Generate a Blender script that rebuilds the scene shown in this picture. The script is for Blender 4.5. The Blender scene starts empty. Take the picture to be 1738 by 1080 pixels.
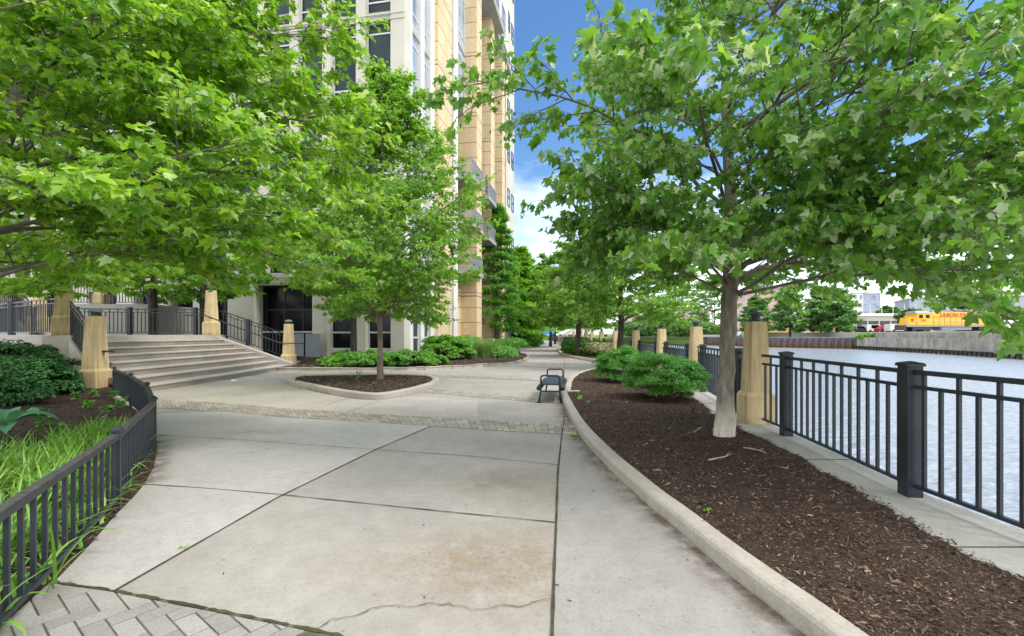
import bpy, math, random
import numpy as np
from mathutils import Vector, Matrix, noise as mnoise
random.seed(7)
SC = bpy.context.scene
COL = SC.collection
H, F, CX, HY = 1.45, 800.0, 869.0, 568.0
PI = math.pi

def G(px, py, z=0.0):
    """point of the ground (or of the level z) seen at a spot of the photograph"""
    Y = F * (H - z) / (py - HY)
    return ((px - CX) / F * Y, Y)

def GS(pts, z=0.0):
    return [G(a, b, z) for a, b in pts]

# ------------------------------------------------------------------ materials
def new_mat(name):
    m = bpy.data.materials.new(name); m.use_nodes = True
    nt = m.node_tree
    return m, nt, nt.nodes['Principled BSDF']

def N(nt, kind, **kw):
    n = nt.nodes.new(kind)
    for k, v in kw.items():
        if k in n.inputs.keys(): n.inputs[k].default_value = v
        else: setattr(n, k, v)
    return n

def ramp(nt, fac, stops):
    r = nt.nodes.new('ShaderNodeValToRGB')
    e = r.color_ramp.elements
    while len(e) < len(stops): e.new(0.5)
    for el, (p, c) in zip(e, stops):
        el.position = p; el.color = (c[0], c[1], c[2], 1)
    nt.links.new(fac, r.inputs['Fac'])
    return r.outputs['Color']

def mixc(nt, fac, a, b, mode='MIX'):
    m = nt.nodes.new('ShaderNodeMix'); m.data_type = 'RGBA'; m.blend_type = mode
    for sock, v in ((m.inputs[0], fac), (m.inputs[6], a), (m.inputs[7], b)):
        if hasattr(v, 'links'): nt.links.new(v, sock)
        elif isinstance(v, (int, float)): sock.default_value = v
        else: sock.default_value = (v[0], v[1], v[2], 1)
    return m.outputs[2]

def pos(nt, scale=(1, 1, 1), obj=False):
    if obj:
        g = nt.nodes.new('ShaderNodeTexCoord').outputs['Object']
    else:
        g = nt.nodes.new('ShaderNodeNewGeometry').outputs['Position']
    mp = nt.nodes.new('ShaderNodeMapping'); mp.inputs['Scale'].default_value = scale
    nt.links.new(g, mp.inputs['Vector'])
    return mp.outputs['Vector']

def noise(nt, vec, scale, detail=4, rough=0.6):
    n = nt.nodes.new('ShaderNodeTexNoise')
    n.inputs['Scale'].default_value = scale; n.inputs['Detail'].default_value = detail
    n.inputs['Roughness'].default_value = rough
    nt.links.new(vec, n.inputs['Vector'])
    return n.outputs['Fac']

def mth(nt, op, a, b=None, clamp=False):
    m = nt.nodes.new('ShaderNodeMath'); m.operation = op; m.use_clamp = clamp
    for s, v in ((m.inputs[0], a), (m.inputs[1], b)):
        if v is None: continue
        if hasattr(v, 'links'): nt.links.new(v, s)
        else: s.default_value = v
    return m.outputs[0]

def bump(nt, bsdf, h, strength=0.3, dist=0.01):
    b = nt.nodes.new('ShaderNodeBump'); b.inputs['Strength'].default_value = strength
    b.inputs['Distance'].default_value = dist
    nt.links.new(h, b.inputs['Height']); nt.links.new(b.outputs['Normal'], bsdf.inputs['Normal'])

def rough_mat(name, c1, c2, scale=3.0, fine=60.0, rough=0.9, bstr=0.3, bdist=0.006, speck=0.12, obj=False, stretch=(1, 1, 1), spec=0.3, metallic=0.0):
    """matt material: large soft variation between two colours and a fine grain"""
    m, nt, b = new_mat(name)
    v = pos(nt, stretch, obj)
    big = noise(nt, v, scale, 5, 0.62)
    col = ramp(nt, big, [(0.3, c1), (0.7, c2)])
    fn = noise(nt, v, fine, 3, 0.7)
    g = ramp(nt, fn, [(0.3, (1 - speck,) * 3), (0.7, (1 + speck,) * 3)])
    col = mixc(nt, 1.0, col, g, 'MULTIPLY')
    nt.links.new(col, b.inputs['Base Color'])
    b.inputs['Roughness'].default_value = rough
    b.inputs['Specular IOR Level'].default_value = spec
    b.inputs['Metallic'].default_value = metallic
    bump(nt, b, fn, bstr, bdist)
    return m

def concrete(name, c1, c2, stain=None, dirt=0.25, moss=None):
    m, nt, b = new_mat(name)
    v = pos(nt)
    big = noise(nt, v, 0.9, 6, 0.62)
    col = ramp(nt, big, [(0.32, c1), (0.68, c2)])
    mid = noise(nt, v, 7.0, 6, 0.7)
    col = mixc(nt, 1.0, col, ramp(nt, mid, [(0.25, (0.86, 0.855, 0.84)), (0.62, (1.05, 1.05, 1.05))]), 'MULTIPLY')
    fine = noise(nt, v, 130.0, 2, 0.8)
    col = mixc(nt, 1.0, col, ramp(nt, fine, [(0.3, (0.86,) * 3), (0.7, (1.1,) * 3)]), 'MULTIPLY')
    vo = nt.nodes.new('ShaderNodeTexVoronoi'); vo.inputs['Scale'].default_value = 9.0
    nt.links.new(v, vo.inputs['Vector'])
    col = mixc(nt, 1.0, col, ramp(nt, noise(nt, v, 38.0, 4, 0.75), [(0.34, (0.80, 0.79, 0.77)), (0.46, (1, 1, 1))]), 'MULTIPLY')
    sp = mth(nt, 'LESS_THAN', vo.outputs['Distance'], 0.055)
    sp = mth(nt, 'MULTIPLY', sp, mth(nt, 'GREATER_THAN', noise(nt, v, 3.1, 2), 0.5))
    col = mixc(nt, mth(nt, 'MULTIPLY', sp, 0.75), col, (0.09, 0.08, 0.065))
    if stain:
        sx = nt.nodes.new('ShaderNodeSeparateXYZ'); nt.links.new(v, sx.inputs[0])
        tot = None
        for cx, cy, rx, ry, amt in stain:
            dx = mth(nt, 'DIVIDE', mth(nt, 'SUBTRACT', sx.outputs[0], cx), rx)
            dy = mth(nt, 'DIVIDE', mth(nt, 'SUBTRACT', sx.outputs[1], cy), ry)
            d = mth(nt, 'ADD', mth(nt, 'MULTIPLY', dx, dx), mth(nt, 'MULTIPLY', dy, dy))
            k = mth(nt, 'MULTIPLY', mth(nt, 'SUBTRACT', 1.0, d, True), amt)
            tot = k if tot is None else mth(nt, 'ADD', tot, k)
        wob = noise(nt, v, 4.5, 8, 0.75)
        f = mth(nt, 'MULTIPLY', tot, ramp(nt, wob, [(0.36, (0, 0, 0)), (0.66, (1, 1, 1))]), True)
        col = mixc(nt, mth(nt, 'MULTIPLY', f, 0.66), col, (0.25, 0.19, 0.125))
        wob2 = noise(nt, v, 26, 8, 0.85)
        f2 = mth(nt, 'MULTIPLY', tot, ramp(nt, wob2, [(0.50, (0, 0, 0)), (0.64, (1, 1, 1))]), True)
        col = mixc(nt, mth(nt, 'MULTIPLY', f2, 0.55), col, (0.17, 0.115, 0.065))
    if moss:
        mn = noise(nt, v, 5.0, 7, 0.75)
        f = mth(nt, 'MULTIPLY', ramp(nt, mn, [(0.5, (0, 0, 0)), (0.68, (1, 1, 1))]), 0.6)
        sx = nt.nodes.new('ShaderNodeSeparateXYZ'); nt.links.new(v, sx.inputs[0])
        low = mth(nt, 'SUBTRACT', 1.0, mth(nt, 'DIVIDE', sx.outputs[2], moss), True)
        col = mixc(nt, mth(nt, 'MULTIPLY', f, low), col, (0.13, 0.15, 0.06))
        st = mth(nt, 'MULTIPLY', ramp(nt, noise(nt, v, 3, 5), [(0.35, (0, 0, 0)), (0.6, (1, 1, 1))]), mth(nt, 'SUBTRACT', 1.0, mth(nt, 'DIVIDE', sx.outputs[2], 0.025), True))
        col = mixc(nt, mth(nt, 'MULTIPLY', st, 0.8), col, (0.14, 0.09, 0.055))
    nt.links.new(col, b.inputs['Base Color'])
    b.inputs['Roughness'].default_value = 0.88
    b.inputs['Specular IOR Level'].default_value = 0.3
    bump(nt, b, mixc(nt, 0.5, fine, mid), 0.25, 0.004)
    return m

def leaf_mat(name, stops, pale=0.06, trans=0.54, rough=0.38, spec=0.5, nscale=1.1):
    """two sided leaf: colour differs from leaf to leaf, light passes through"""
    m, nt, b = new_mat(name)
    rnd = nt.nodes.new('ShaderNodeNewGeometry').outputs['Random Per Island']
    v = pos(nt)
    cl = noise(nt, v, nscale, 2, 0.5)
    f = mth(nt, 'ADD', mth(nt, 'MULTIPLY', rnd, 0.62), mth(nt, 'MULTIPLY', cl, 0.5))
    f = mth(nt, 'SUBTRACT', f, 0.06)
    col = ramp(nt, f, stops)
    if pale:
        r2 = mth(nt, 'FRACT', mth(nt, 'MULTIPLY', rnd, 91.7))
        col = mixc(nt, mth(nt, 'MULTIPLY', mth(nt, 'LESS_THAN', r2, pale), 0.85), col, (0.50, 0.60, 0.40))
    nt.links.new(col, b.inputs['Base Color'])
    b.inputs['Roughness'].default_value = rough
    b.inputs['Specular IOR Level'].default_value = spec
    tr = nt.nodes.new('ShaderNodeBsdfTranslucent')
    tc = mixc(nt, 1.0, col, (1.3, 1.3, 0.6), 'MULTIPLY')
    nt.links.new(tc, tr.inputs['Color'])
    mx = nt.nodes.new('ShaderNodeMixShader'); mx.inputs[0].default_value = trans
    nt.links.new(b.outputs[0], mx.inputs[1]); nt.links.new(tr.outputs[0], mx.inputs[2])
    nt.links.new(mx.outputs[0], nt.nodes['Material Output'].inputs['Surface'])
    return m

def flat_mat(name, c, rough=0.6, metallic=0.0, spec=0.5, var=0.12, scale=4.0):
    return rough_mat(name, [x * (1 - var) for x in c], [x * (1 + var) for x in c], scale, 40, rough, 0.06, 0.002, 0.05, True, (1, 1, 1), spec, metallic)

M = {}
M['path'] = concrete('path_concrete', (0.305, 0.280, 0.252), (0.385, 0.355, 0.322),
                     stain=[(0.05, 3.0, 0.85, 0.75, 1.1), (-0.55, 3.0, 0.9, 0.5, 0.6), (0.15, 4.5, 0.8, 0.75, 0.95), (0.2, 6.1, 0.7, 0.5, 0.5), (-0.5, 4.6, 0.7, 0.4, 0.4)])
M['path_grey'] = concrete('path_concrete_grey', (0.395, 0.365, 0.34), (0.46, 0.43, 0.405), stain=[(-3.6, 7.0, 0.8, 0.25, 0.8)])
M['path_side'] = concrete('path_concrete_side', (0.285, 0.265, 0.25), (0.35, 0.33, 0.31))
M['path_far'] = concrete('path_concrete_apron', (0.37, 0.33, 0.29), (0.45, 0.405, 0.36), stain=[(-6.0, 11.5, 3, 2, 0.35)])
M['curb'] = concrete('curb_concrete', (0.35, 0.32, 0.275), (0.45, 0.41, 0.36), moss=0.10)
M['step'] = concrete('step_concrete', (0.40, 0.36, 0.32), (0.50, 0.455, 0.41))
M['quay'] = concrete('quay_concrete', (0.35, 0.34, 0.31), (0.43, 0.415, 0.385))
M['joint'] = rough_mat('joint_dirt', (0.035, 0.032, 0.02), (0.09, 0.085, 0.045), 9, 60, 1.0)
M['moss'] = rough_mat('joint_moss', (0.025, 0.022, 0.012), (0.10, 0.095, 0.04), 5, 60, 1.0)
M['soil'] = rough_mat('soil', (0.035, 0.022, 0.016), (0.075, 0.048, 0.034), 6, 70, 1.0, 0.8, 0.02, 0.5)
def isl_mat(name, stops, rough=0.9, fine=120, speck=0.15, bs=0.25):
    m, nt, b = new_mat(name)
    rnd = nt.nodes.new('ShaderNodeNewGeometry').outputs['Random Per Island']
    v = pos(nt)
    col = ramp(nt, rnd, stops)
    fn = noise(nt, v, fine, 3, 0.7)
    col = mixc(nt, 1.0, col, ramp(nt, fn, [(0.3, (1 - speck,) * 3), (0.7, (1 + speck,) * 3)]), 'MULTIPLY')
    bg = noise(nt, v, 2.2, 4, 0.6)
    col = mixc(nt, 1.0, col, ramp(nt, bg, [(0.3, (0.85,) * 3), (0.7, (1.1,) * 3)]), 'MULTIPLY')
    nt.links.new(col, b.inputs['Base Color']); b.inputs['Roughness'].default_value = rough
    b.inputs['Specular IOR Level'].default_value = 0.3
    bump(nt, b, fn, bs, 0.003)
    return m
M['paver'] = isl_mat('grey_pavers', [(0, (0.25, 0.235, 0.21)), (0.5, (0.29, 0.275, 0.25)), (1, (0.33, 0.315, 0.29))], 0.9, 160, 0.28, 0.5)
M['brick'] = isl_mat('brown_pavers', [(0, (0.27, 0.235, 0.19)), (0.5, (0.34, 0.30, 0.245)), (1, (0.40, 0.36, 0.30))], 0.92, 130, 0.2)
M['chip'] = isl_mat('bark_chips', [(0, (0.022, 0.014, 0.012)), (0.5, (0.06, 0.036, 0.026)), (0.8, (0.13, 0.08, 0.055)), (0.95, (0.25, 0.17, 0.115)), (1, (0.42, 0.32, 0.23))], 1.0)
M['limestone_edge'] = isl_mat('edging_stone', [(0, (0.36, 0.32, 0.26)), (1, (0.50, 0.46, 0.39))], 0.95, 25, 0.3, 0.9)
M['iron'] = rough_mat('black_iron', (0.012, 0.016, 0.024), (0.022, 0.028, 0.038), 5, 90, 0.42, 0.12, 0.002, 0.1, False, (1, 1, 1), 0.5)
M['iron_pale'] = rough_mat('pale_iron', (0.02, 0.022, 0.026), (0.10, 0.095, 0.088), 22, 90, 0.6, 0.25, 0.003, 0.25)  # patchy paler iron for the low fence's top rail
def pillar_mat(name, c1, c2):
    m, nt, b = new_mat(name)
    v = pos(nt); vs = pos(nt, (9, 9, 0.9))
    col = ramp(nt, noise(nt, v, 1.7, 6, 0.65), [(0.3, c1), (0.7, c2)])
    col = mixc(nt, 1.0, col, ramp(nt, noise(nt, vs, 1.0, 5, 0.7), [(0.33, (0.70, 0.68, 0.62)), (0.55, (1.03, 1.03, 1.03))]), 'MULTIPLY')
    fine = noise(nt, v, 95, 3, 0.8)
    col = mixc(nt, 1.0, col, ramp(nt, fine, [(0.3, (0.84,) * 3), (0.7, (1.12,) * 3)]), 'MULTIPLY')
    sx = nt.nodes.new('ShaderNodeSeparateXYZ'); nt.links.new(nt.nodes.new('ShaderNodeTexCoord').outputs['Object'], sx.inputs[0])
    d = mth(nt, 'MULTIPLY', mth(nt, 'SUBTRACT', 1.0, mth(nt, 'DIVIDE', sx.outputs[2], 0.16), True), ramp(nt, noise(nt, v, 8, 6, .75), [(0.4, (0, 0, 0)), (0.62, (1, 1, 1))]))
    col = mixc(nt, mth(nt, 'MULTIPLY', d, 0.7), col, (0.13, 0.10, 0.06))
    nt.links.new(col, b.inputs['Base Color']); b.inputs['Roughness'].default_value = 0.9; b.inputs['Specular IOR Level'].default_value = 0.25
    bump(nt, b, fine, 0.5, 0.004)
    return m
M['pillar'] = pillar_mat('tan_cast_stone', (0.53, 0.40, 0.215), (0.67, 0.53, 0.32))
M['lampcap'] = flat_mat('lamp_metal', (0.03, 0.032, 0.035), 0.45)
M['lampdome'] = flat_mat('lamp_dome', (0.19, 0.20, 0.20), 0.4)
M['bark'] = rough_mat('grey_bark', (0.10, 0.082, 0.062), (0.25, 0.22, 0.18), 5, 45, 0.95, 0.9, 0.01, 0.3, False, (1, 1, 0.35))
M['bark_dark'] = rough_mat('dark_bark', (0.03, 0.024, 0.018), (0.08, 0.066, 0.05), 5, 45, 0.95, 0.9, 0.01, 0.3, False, (1, 1, 0.3))
def bark_white():
    m, nt, b = new_mat('whitened_bark')
    v = pos(nt, (1, 1, 0.3)); vv = pos(nt)
    base = ramp(nt, noise(nt, v, 14, 6, 0.7), [(0.3, (0.085, 0.07, 0.052)), (0.7, (0.30, 0.265, 0.215))])
    pale = ramp(nt, noise(nt, v, 9, 6, 0.75), [(0.34, (0.12, 0.075, 0.045)), (0.42, (0.52, 0.47, 0.38)), (0.7, (0.74, 0.70, 0.61))])
    sx = nt.nodes.new('ShaderNodeSeparateXYZ'); nt.links.new(vv, sx.inputs[0])
    h = mth(nt, 'ADD', sx.outputs[2], mth(nt, 'MULTIPLY', noise(nt, vv, 6, 5), 0.35))
    k = ramp(nt, h, [(0.38, (1, 1, 1)), (0.85, (0, 0, 0))])
    col = mixc(nt, k, base, pale)
    nt.links.new(col, b.inputs['Base Color']); b.inputs['Roughness'].default_value = 0.95
    bump(nt, b, noise(nt, v, 40, 5, 0.7), 0.9, 0.012)
    return m
M['bark_white'] = bark_white()
M['leaf_near'] = leaf_mat('maple_leaves_dark', [(0.0, (0.084, 0.2, 0.036)), (0.5, (0.166, 0.358, 0.061)), (0.8, (0.25, 0.472, 0.067)), (1, (0.449, 0.629, 0.072))], 0.17, rough=0.3, spec=0.75)
M['leaf_left'] = leaf_mat('maple_leaves_bright', [(0.0, (0.102, 0.247, 0.035)), (0.45, (0.239, 0.455, 0.049)), (0.8, (0.393, 0.585, 0.062)), (0.95, (0.682, 0.677, 0.084)), (1, (0.74, 0.55, 0.16))], 0.08, rough=0.34, spec=0.65)
M['leaf_mid'] = leaf_mat('maple_leaves_mid', [(0.0, (0.091, 0.227, 0.028)), (0.5, (0.197, 0.403, 0.045)), (0.85, (0.302, 0.529, 0.056)), (1, (0.484, 0.58, 0.101))], 0.07)
M['leaf_row'] = leaf_mat('row_leaves', [(0.0, (0.084, 0.197, 0.034)), (0.5, (0.168, 0.352, 0.05)), (1, (0.353, 0.535, 0.078))], 0.05, nscale=0.7)
M['leaf_far'] = leaf_mat('far_leaves', [(0.0, (0.072, 0.168, 0.06)), (0.5, (0.144, 0.3, 0.09)), (1, (0.276, 0.456, 0.144))], 0.04, nscale=0.4)
M['needle'] = leaf_mat('cypress_needles', [(0.0, (0.099, 0.255, 0.03)), (0.5, (0.231, 0.48, 0.053)), (1, (0.429, 0.675, 0.075))], 0, nscale=0.6)
M['needle_dark'] = leaf_mat('cypress_needles_dark', [(0.0, (0.07, 0.192, 0.035)), (0.5, (0.14, 0.346, 0.053)), (1, (0.28, 0.538, 0.07))], 0, nscale=0.6)
M['yew'] = leaf_mat('yew_needles', [(0.0, (0.015, 0.07, 0.012)), (0.35, (0.06, 0.22, 0.025)), (0.7, (0.13, 0.38, 0.04)), (1, (0.30, 0.60, 0.08))], 0, 0.25, nscale=9)
M['shade_shrub'] = leaf_mat('dark_shrub_leaves', [(0.0, (0.033, 0.102, 0.036)), (0.5, (0.065, 0.192, 0.06)), (1, (0.117, 0.3, 0.096))], 0, 0.25, nscale=4)
M['shrub'] = leaf_mat('shrub_leaves', [(0.0, (0.06, 0.204, 0.024)), (0.5, (0.144, 0.384, 0.042)), (1, (0.3, 0.552, 0.06))], 0, 0.3, nscale=2)
M['cover'] = leaf_mat('ground_cover_leaves', [(0.0, (0.06, 0.204, 0.036)), (0.5, (0.132, 0.36, 0.06)), (1, (0.264, 0.504, 0.072))], 0, 0.3, nscale=2)
M['grassy'] = leaf_mat('grass_blades', [(0.0, (0.10, 0.22, 0.06)), (0.5, (0.17, 0.32, 0.09)), (1, (0.30, 0.42, 0.14))], 0, 0.3, nscale=2)
M['lily'] = leaf_mat('lily_blades', [(0.0, (0.07, 0.18, 0.03)), (0.4, (0.16, 0.34, 0.05)), (0.75, (0.27, 0.46, 0.08)), (0.93, (0.44, 0.56, 0.16)), (1, (0.50, 0.44, 0.20))], 0, 0.35, nscale=2)
M['hosta'] = leaf_mat('hosta_leaf', [(0.0, (0.09, 0.286, 0.165)), (1, (0.18, 0.429, 0.255))], 0, 0.2)
M['pinkflower'] = leaf_mat('pale_flowers', [(0.0, (0.5, 0.35, 0.3)), (0.5, (0.55, 0.45, 0.35)), (1, (0.62, 0.55, 0.12))], 0, 0.2)
M['lawn'] = rough_mat('lawn', (0.13, 0.22, 0.05), (0.21, 0.32, 0.08), 0.15, 3, 1.0)

# ------------------------------------------------------------------ mesh builder
class MB:
    def __init__(s): s.v = []; s.f = []
    def add(s, vs, fs):
        o = len(s.v); s.v += [tuple(p) for p in vs]; s.f += [tuple(o + i for i in f) for f in fs]
        return s
    def box(s, c, d, rz=0.0, M4=None):
        x, y, z = d[0] / 2, d[1] / 2, d[2] / 2
        cs, sn = math.cos(rz), math.sin(rz)
        vs = []
        for dz in (-z, z):
            for dx, dy in ((-x, -y), (x, -y), (x, y), (-x, y)):
                vs.append((c[0] + dx * cs - dy * sn, c[1] + dx * sn + dy * cs, c[2] + dz))
        if M4: vs = [tuple(M4 @ Vector(p)) for p in vs]
        return s.add(vs, [(3, 2, 1, 0), (4, 5, 6, 7), (0, 1, 5, 4), (1, 2, 6, 5), (2, 3, 7, 6), (3, 0, 4, 7)])
    def b2(s, x0, x1, y0, y1, z0, z1):
        return s.box(((x0 + x1) / 2, (y0 + y1) / 2, (z0 + z1) / 2), (abs(x1 - x0), abs(y1 - y0), abs(z1 - z0)))
    def prism(s, poly, z0, z1, top_only=False):
        n = len(poly)
        a = sum(poly[i][0] * poly[(i + 1) % n][1] - poly[(i + 1) % n][0] * poly[i][1] for i in range(n))
        if a < 0: poly = poly[::-1]
        if top_only: return s.add([(p[0], p[1], z1) for p in poly], [tuple(range(n))])
        vs = [(p[0], p[1], z0) for p in poly] + [(p[0], p[1], z1) for p in poly]
        fs = [tuple(range(n - 1, -1, -1)), tuple(range(n, 2 * n))] + [(i, (i + 1) % n, n + (i + 1) % n, n + i) for i in range(n)]
        return s.add(vs, fs)
    def loft(s, rings, cap=True):
        n = len(rings[0]); o = len(s.v)
        for r in rings: s.v += [tuple(p) for p in r]
        for k in range(len(rings) - 1):
            for i in range(n):
                j = (i + 1) % n
                s.f.append((o + k * n + i, o + k * n + j, o + (k + 1) * n + j, o + (k + 1) * n + i))
        if cap:
            s.f.append(tuple(o + i for i in range(n - 1, -1, -1)))
            e = o + (len(rings) - 1) * n
            s.f.append(tuple(e + i for i in range(n)))
        return s
    def tube(s, pts, r, n=8, cap=True):
        pts = [Vector(p) for p in pts]
        rs = r if hasattr(r, '__len__') else [r] * len(pts)
        rings = []; up = None
        for i, p in enumerate(pts):
            t = (pts[min(i + 1, len(pts) - 1)] - pts[max(i - 1, 0)]).normalized()
            if up is None: up = Vector((0, 0, 1)) if abs(t.z) < 0.9 else Vector((1, 0, 0))
            a = t.cross(up)
            if a.length < 1e-4: a = t.cross(Vector((0.3, 1, 0.2)))
            a.normalize(); b = a.cross(t).normalized(); up = b
            rings.append([p + (a * math.cos(2 * PI * k / n) + b * math.sin(2 * PI * k / n)) * rs[i] for k in range(n)])
        return s.loft(rings, cap)
    def lathe(s, c, prof, n=16):
        rings = [[(c[0] + r * math.cos(2 * PI * k / n), c[1] + r * math.sin(2 * PI * k / n), c[2] + z) for k in range(n)] for r, z in prof]
        return s.loft(rings)
    def bar(s, a, b, w, h, up=(0, 0, 1)):
        a, b = Vector(a), Vector(b); t = (b - a).normalized(); u = Vector(up)
        x = t.cross(u).normalized() * w / 2; y = x.cross(t).normalized() * h / 2
        vs = [a - x - y, a + x - y, a + x + y, a - x + y, b - x - y, b + x - y, b + x + y, b - x + y]
        return s.add(vs, [(0, 1, 2, 3), (7, 6, 5, 4), (4, 5, 1, 0), (5, 6, 2, 1), (6, 7, 3, 2), (7, 4, 0, 3)])

def props(o, label=None, cat=None, group=None, kind=None):
    if label: o['label'] = label
    if cat: o['category'] = cat
    if group: o['group'] = group
    if kind: o['kind'] = kind
    return o

def obj(name, mb, mat, parent=None, bevel=0.0, smooth=False, **kw):
    me = bpy.data.meshes.new(name); me.from_pydata(mb.v, [], mb.f); me.update()
    if smooth:
        for p in me.polygons: p.use_smooth = True
    me.materials.append(M[mat] if isinstance(mat, str) else mat)
    o = bpy.data.objects.new(name, me); COL.objects.link(o)
    if parent: o.parent = parent
    if bevel:
        b = o.modifiers.new('bevel', 'BEVEL'); b.width = bevel; b.segments = 2; b.limit_method = 'ANGLE'
    return props(o, **kw)

def npobj(name, v, f, mat, parent=None, smooth=False, **kw):
    """mesh object from numpy arrays; f is (n, k)"""
    v = np.ascontiguousarray(v, dtype=np.float32); f = np.ascontiguousarray(f, dtype=np.int32)
    me = bpy.data.meshes.new(name)
    me.vertices.add(len(v)); me.vertices.foreach_set('co', v.ravel())
    k = f.shape[1]
    me.loops.add(f.size); me.loops.foreach_set('vertex_index', f.ravel())
    me.polygons.add(len(f)); me.polygons.foreach_set('loop_start', np.arange(0, f.size, k, dtype=np.int32))
    me.polygons.foreach_set('loop_total', np.full(len(f), k, dtype=np.int32))
    if smooth: me.polygons.foreach_set('use_smooth', np.ones(len(f), dtype=bool))
    me.update(calc_edges=True)
    me.materials.append(M[mat] if isinstance(mat, str) else mat)
    o = bpy.data.objects.new(name, me); COL.objects.link(o)
    if parent: o.parent = parent
    return props(o, **kw)

def empty(name, loc=(0, 0, 0), rz=0.0, **kw):
    o = bpy.data.objects.new(name, None); COL.objects.link(o)
    o.location = loc; o.rotation_euler = (0, 0, rz); o.empty_display_size = 0.2
    return props(o, **kw)

def dup(root, loc=None, rz=None, **kw):
    def cp(o, par):
        c = o.copy(); COL.objects.link(c)
        if par: c.parent = par
        for ch in list(o.children): cp(ch, c)
        return c
    r = cp(root, None)
    if loc is not None: r.location = loc
    if rz is not None: r.rotation_euler = (0, 0, rz)
    return props(r, **kw)

def resample(pts, step):
    pts = [Vector((p[0], p[1], p[2] if len(p) > 2 else 0)) for p in pts]
    out = []
    for a, b in zip(pts, pts[1:]):
        n = max(1, int(round((b - a).length / step)))
        for i in range(n): out.append(a.lerp(b, i / n))
    out.append(pts[-1]); return out

def smooth_line(pts, it=2, closed=False):
    pts = [Vector((p[0], p[1], 0)) for p in pts]
    for _ in range(it):
        q = [] if closed else [pts[0]]
        rng = range(len(pts)) if closed else range(len(pts) - 1)
        for i in rng:
            a, b = pts[i], pts[(i + 1) % len(pts)]
            q += [a.lerp(b, .25), a.lerp(b, .75)]
        if not closed: q.append(pts[-1])
        pts = q
    return [(p.x, p.y) for p in pts]

def offset(pts, d, closed=False):
    out = []; n = len(pts)
    for i in range(n):
        if closed: a, b = pts[i - 1], pts[(i + 1) % n]
        else: a, b = pts[max(i - 1, 0)], pts[min(i + 1, n - 1)]
        t = Vector((b[0] - a[0], b[1] - a[1])).normalized()
        out.append((pts[i][0] + t.y * d, pts[i][1] - t.x * d))
    return out

def sweep(mb, pts, prof, closed=False):
    """profile (offset to the right of travel, z) swept along a ground line"""
    rings = []
    cols = [offset(pts, d, closed) for d, z in prof]
    for i in range(len(pts)):
        rings.append([(cols[k][i][0], cols[k][i][1], prof[k][1]) for k in range(len(prof))])
    if closed: rings.append(rings[0])
    return mb.loft(rings, not closed)

def inside(poly, x, y):
    """vectorised point in polygon"""
    x = np.asarray(x); y = np.asarray(y); c = np.zeros(x.shape, bool); n = len(poly)
    for i in range(n):
        x0, y0 = poly[i]; x1, y1 = poly[(i + 1) % n]
        if y0 == y1: continue
        k = ((y0 > y) != (y1 > y)) & (x < (x1 - x0) * (y - y0) / (y1 - y0) + x0)
        c ^= k
    return c

def clip(poly, a, b):
    """keep the part of poly left of the line a->b"""
    out = []; n = len(poly)
    def sd(p): return (b[0] - a[0]) * (p[1] - a[1]) - (b[1] - a[1]) * (p[0] - a[0])
    for i in range(n):
        p, q = poly[i], poly[(i + 1) % n]; sp, sq = sd(p), sd(q)
        if sp >= 0: out.append(p)
        if (sp > 0 and sq < 0) or (sp < 0 and sq > 0):
            t = sp / (sp - sq); out.append((p[0] + t * (q[0] - p[0]), p[1] + t * (q[1] - p[1])))
    return out

# ------------------------------------------------------------------ foliage tools
LEAF = {}
def mk_leaf(half, fold, droop, c=(0.0, 0.32)):
    """outline given for one half from stem to tip; fan of triangles round an inner point"""
    out = [(0.0, 0.0)] + half + [(0.0, 1.0)] + [(-x, y) for x, y in half[::-1]]
    vs = [(c[0], c[1], -0.02)] + [(x, y, fold * abs(x) - droop * y * y) for x, y in out]
    n = len(out)
    return np.array(vs), np.array([(0, 1 + i, 1 + (i + 1) % n) for i in range(n)])
LEAF['maple'] = mk_leaf([(0.16, -0.06), (0.40, 0.04), (0.32, 0.20), (0.40, 0.33), (0.53, 0.58), (0.36, 0.56), (0.23, 0.58), (0.19, 0.8)], 0.30, 0.22)
LEAF['maple_lite'] = mk_leaf([(0.38, 0.04), (0.31, 0.24), (0.50, 0.58), (0.22, 0.6)], 0.34, 0.2)
LEAF['oval'] = (np.array([(0, 0, 0), (0.36, 0.45, 0.1), (0, 1, -0.15), (-0.36, 0.45, 0.1)]), np.array([(0, 1, 2), (0, 2, 3)]))
LEAF['clump'] = (np.array([(0, 0, 0), (0.5, 0.25, 0.15), (0.3, 0.9, -0.1), (-0.25, 1.0, 0.1), (-0.5, 0.4, -0.1), (0, .5, .05)]), np.array([(5, 0, 1), (5, 1, 2), (5, 3, 4), (5, 4, 0)]))
LEAF['needle'] = (np.array([(-0.09, 0, 0), (0.09, 0, 0), (0.13, 0.6, 0.02), (0, 1, -0.12), (-0.13, 0.6, 0.02)]), np.array([(0, 1, 2), (0, 2, 4), (4, 2, 3)]))

def norm(a): return a / np.maximum(np.linalg.norm(a, axis=1, keepdims=True), 1e-6)

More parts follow.
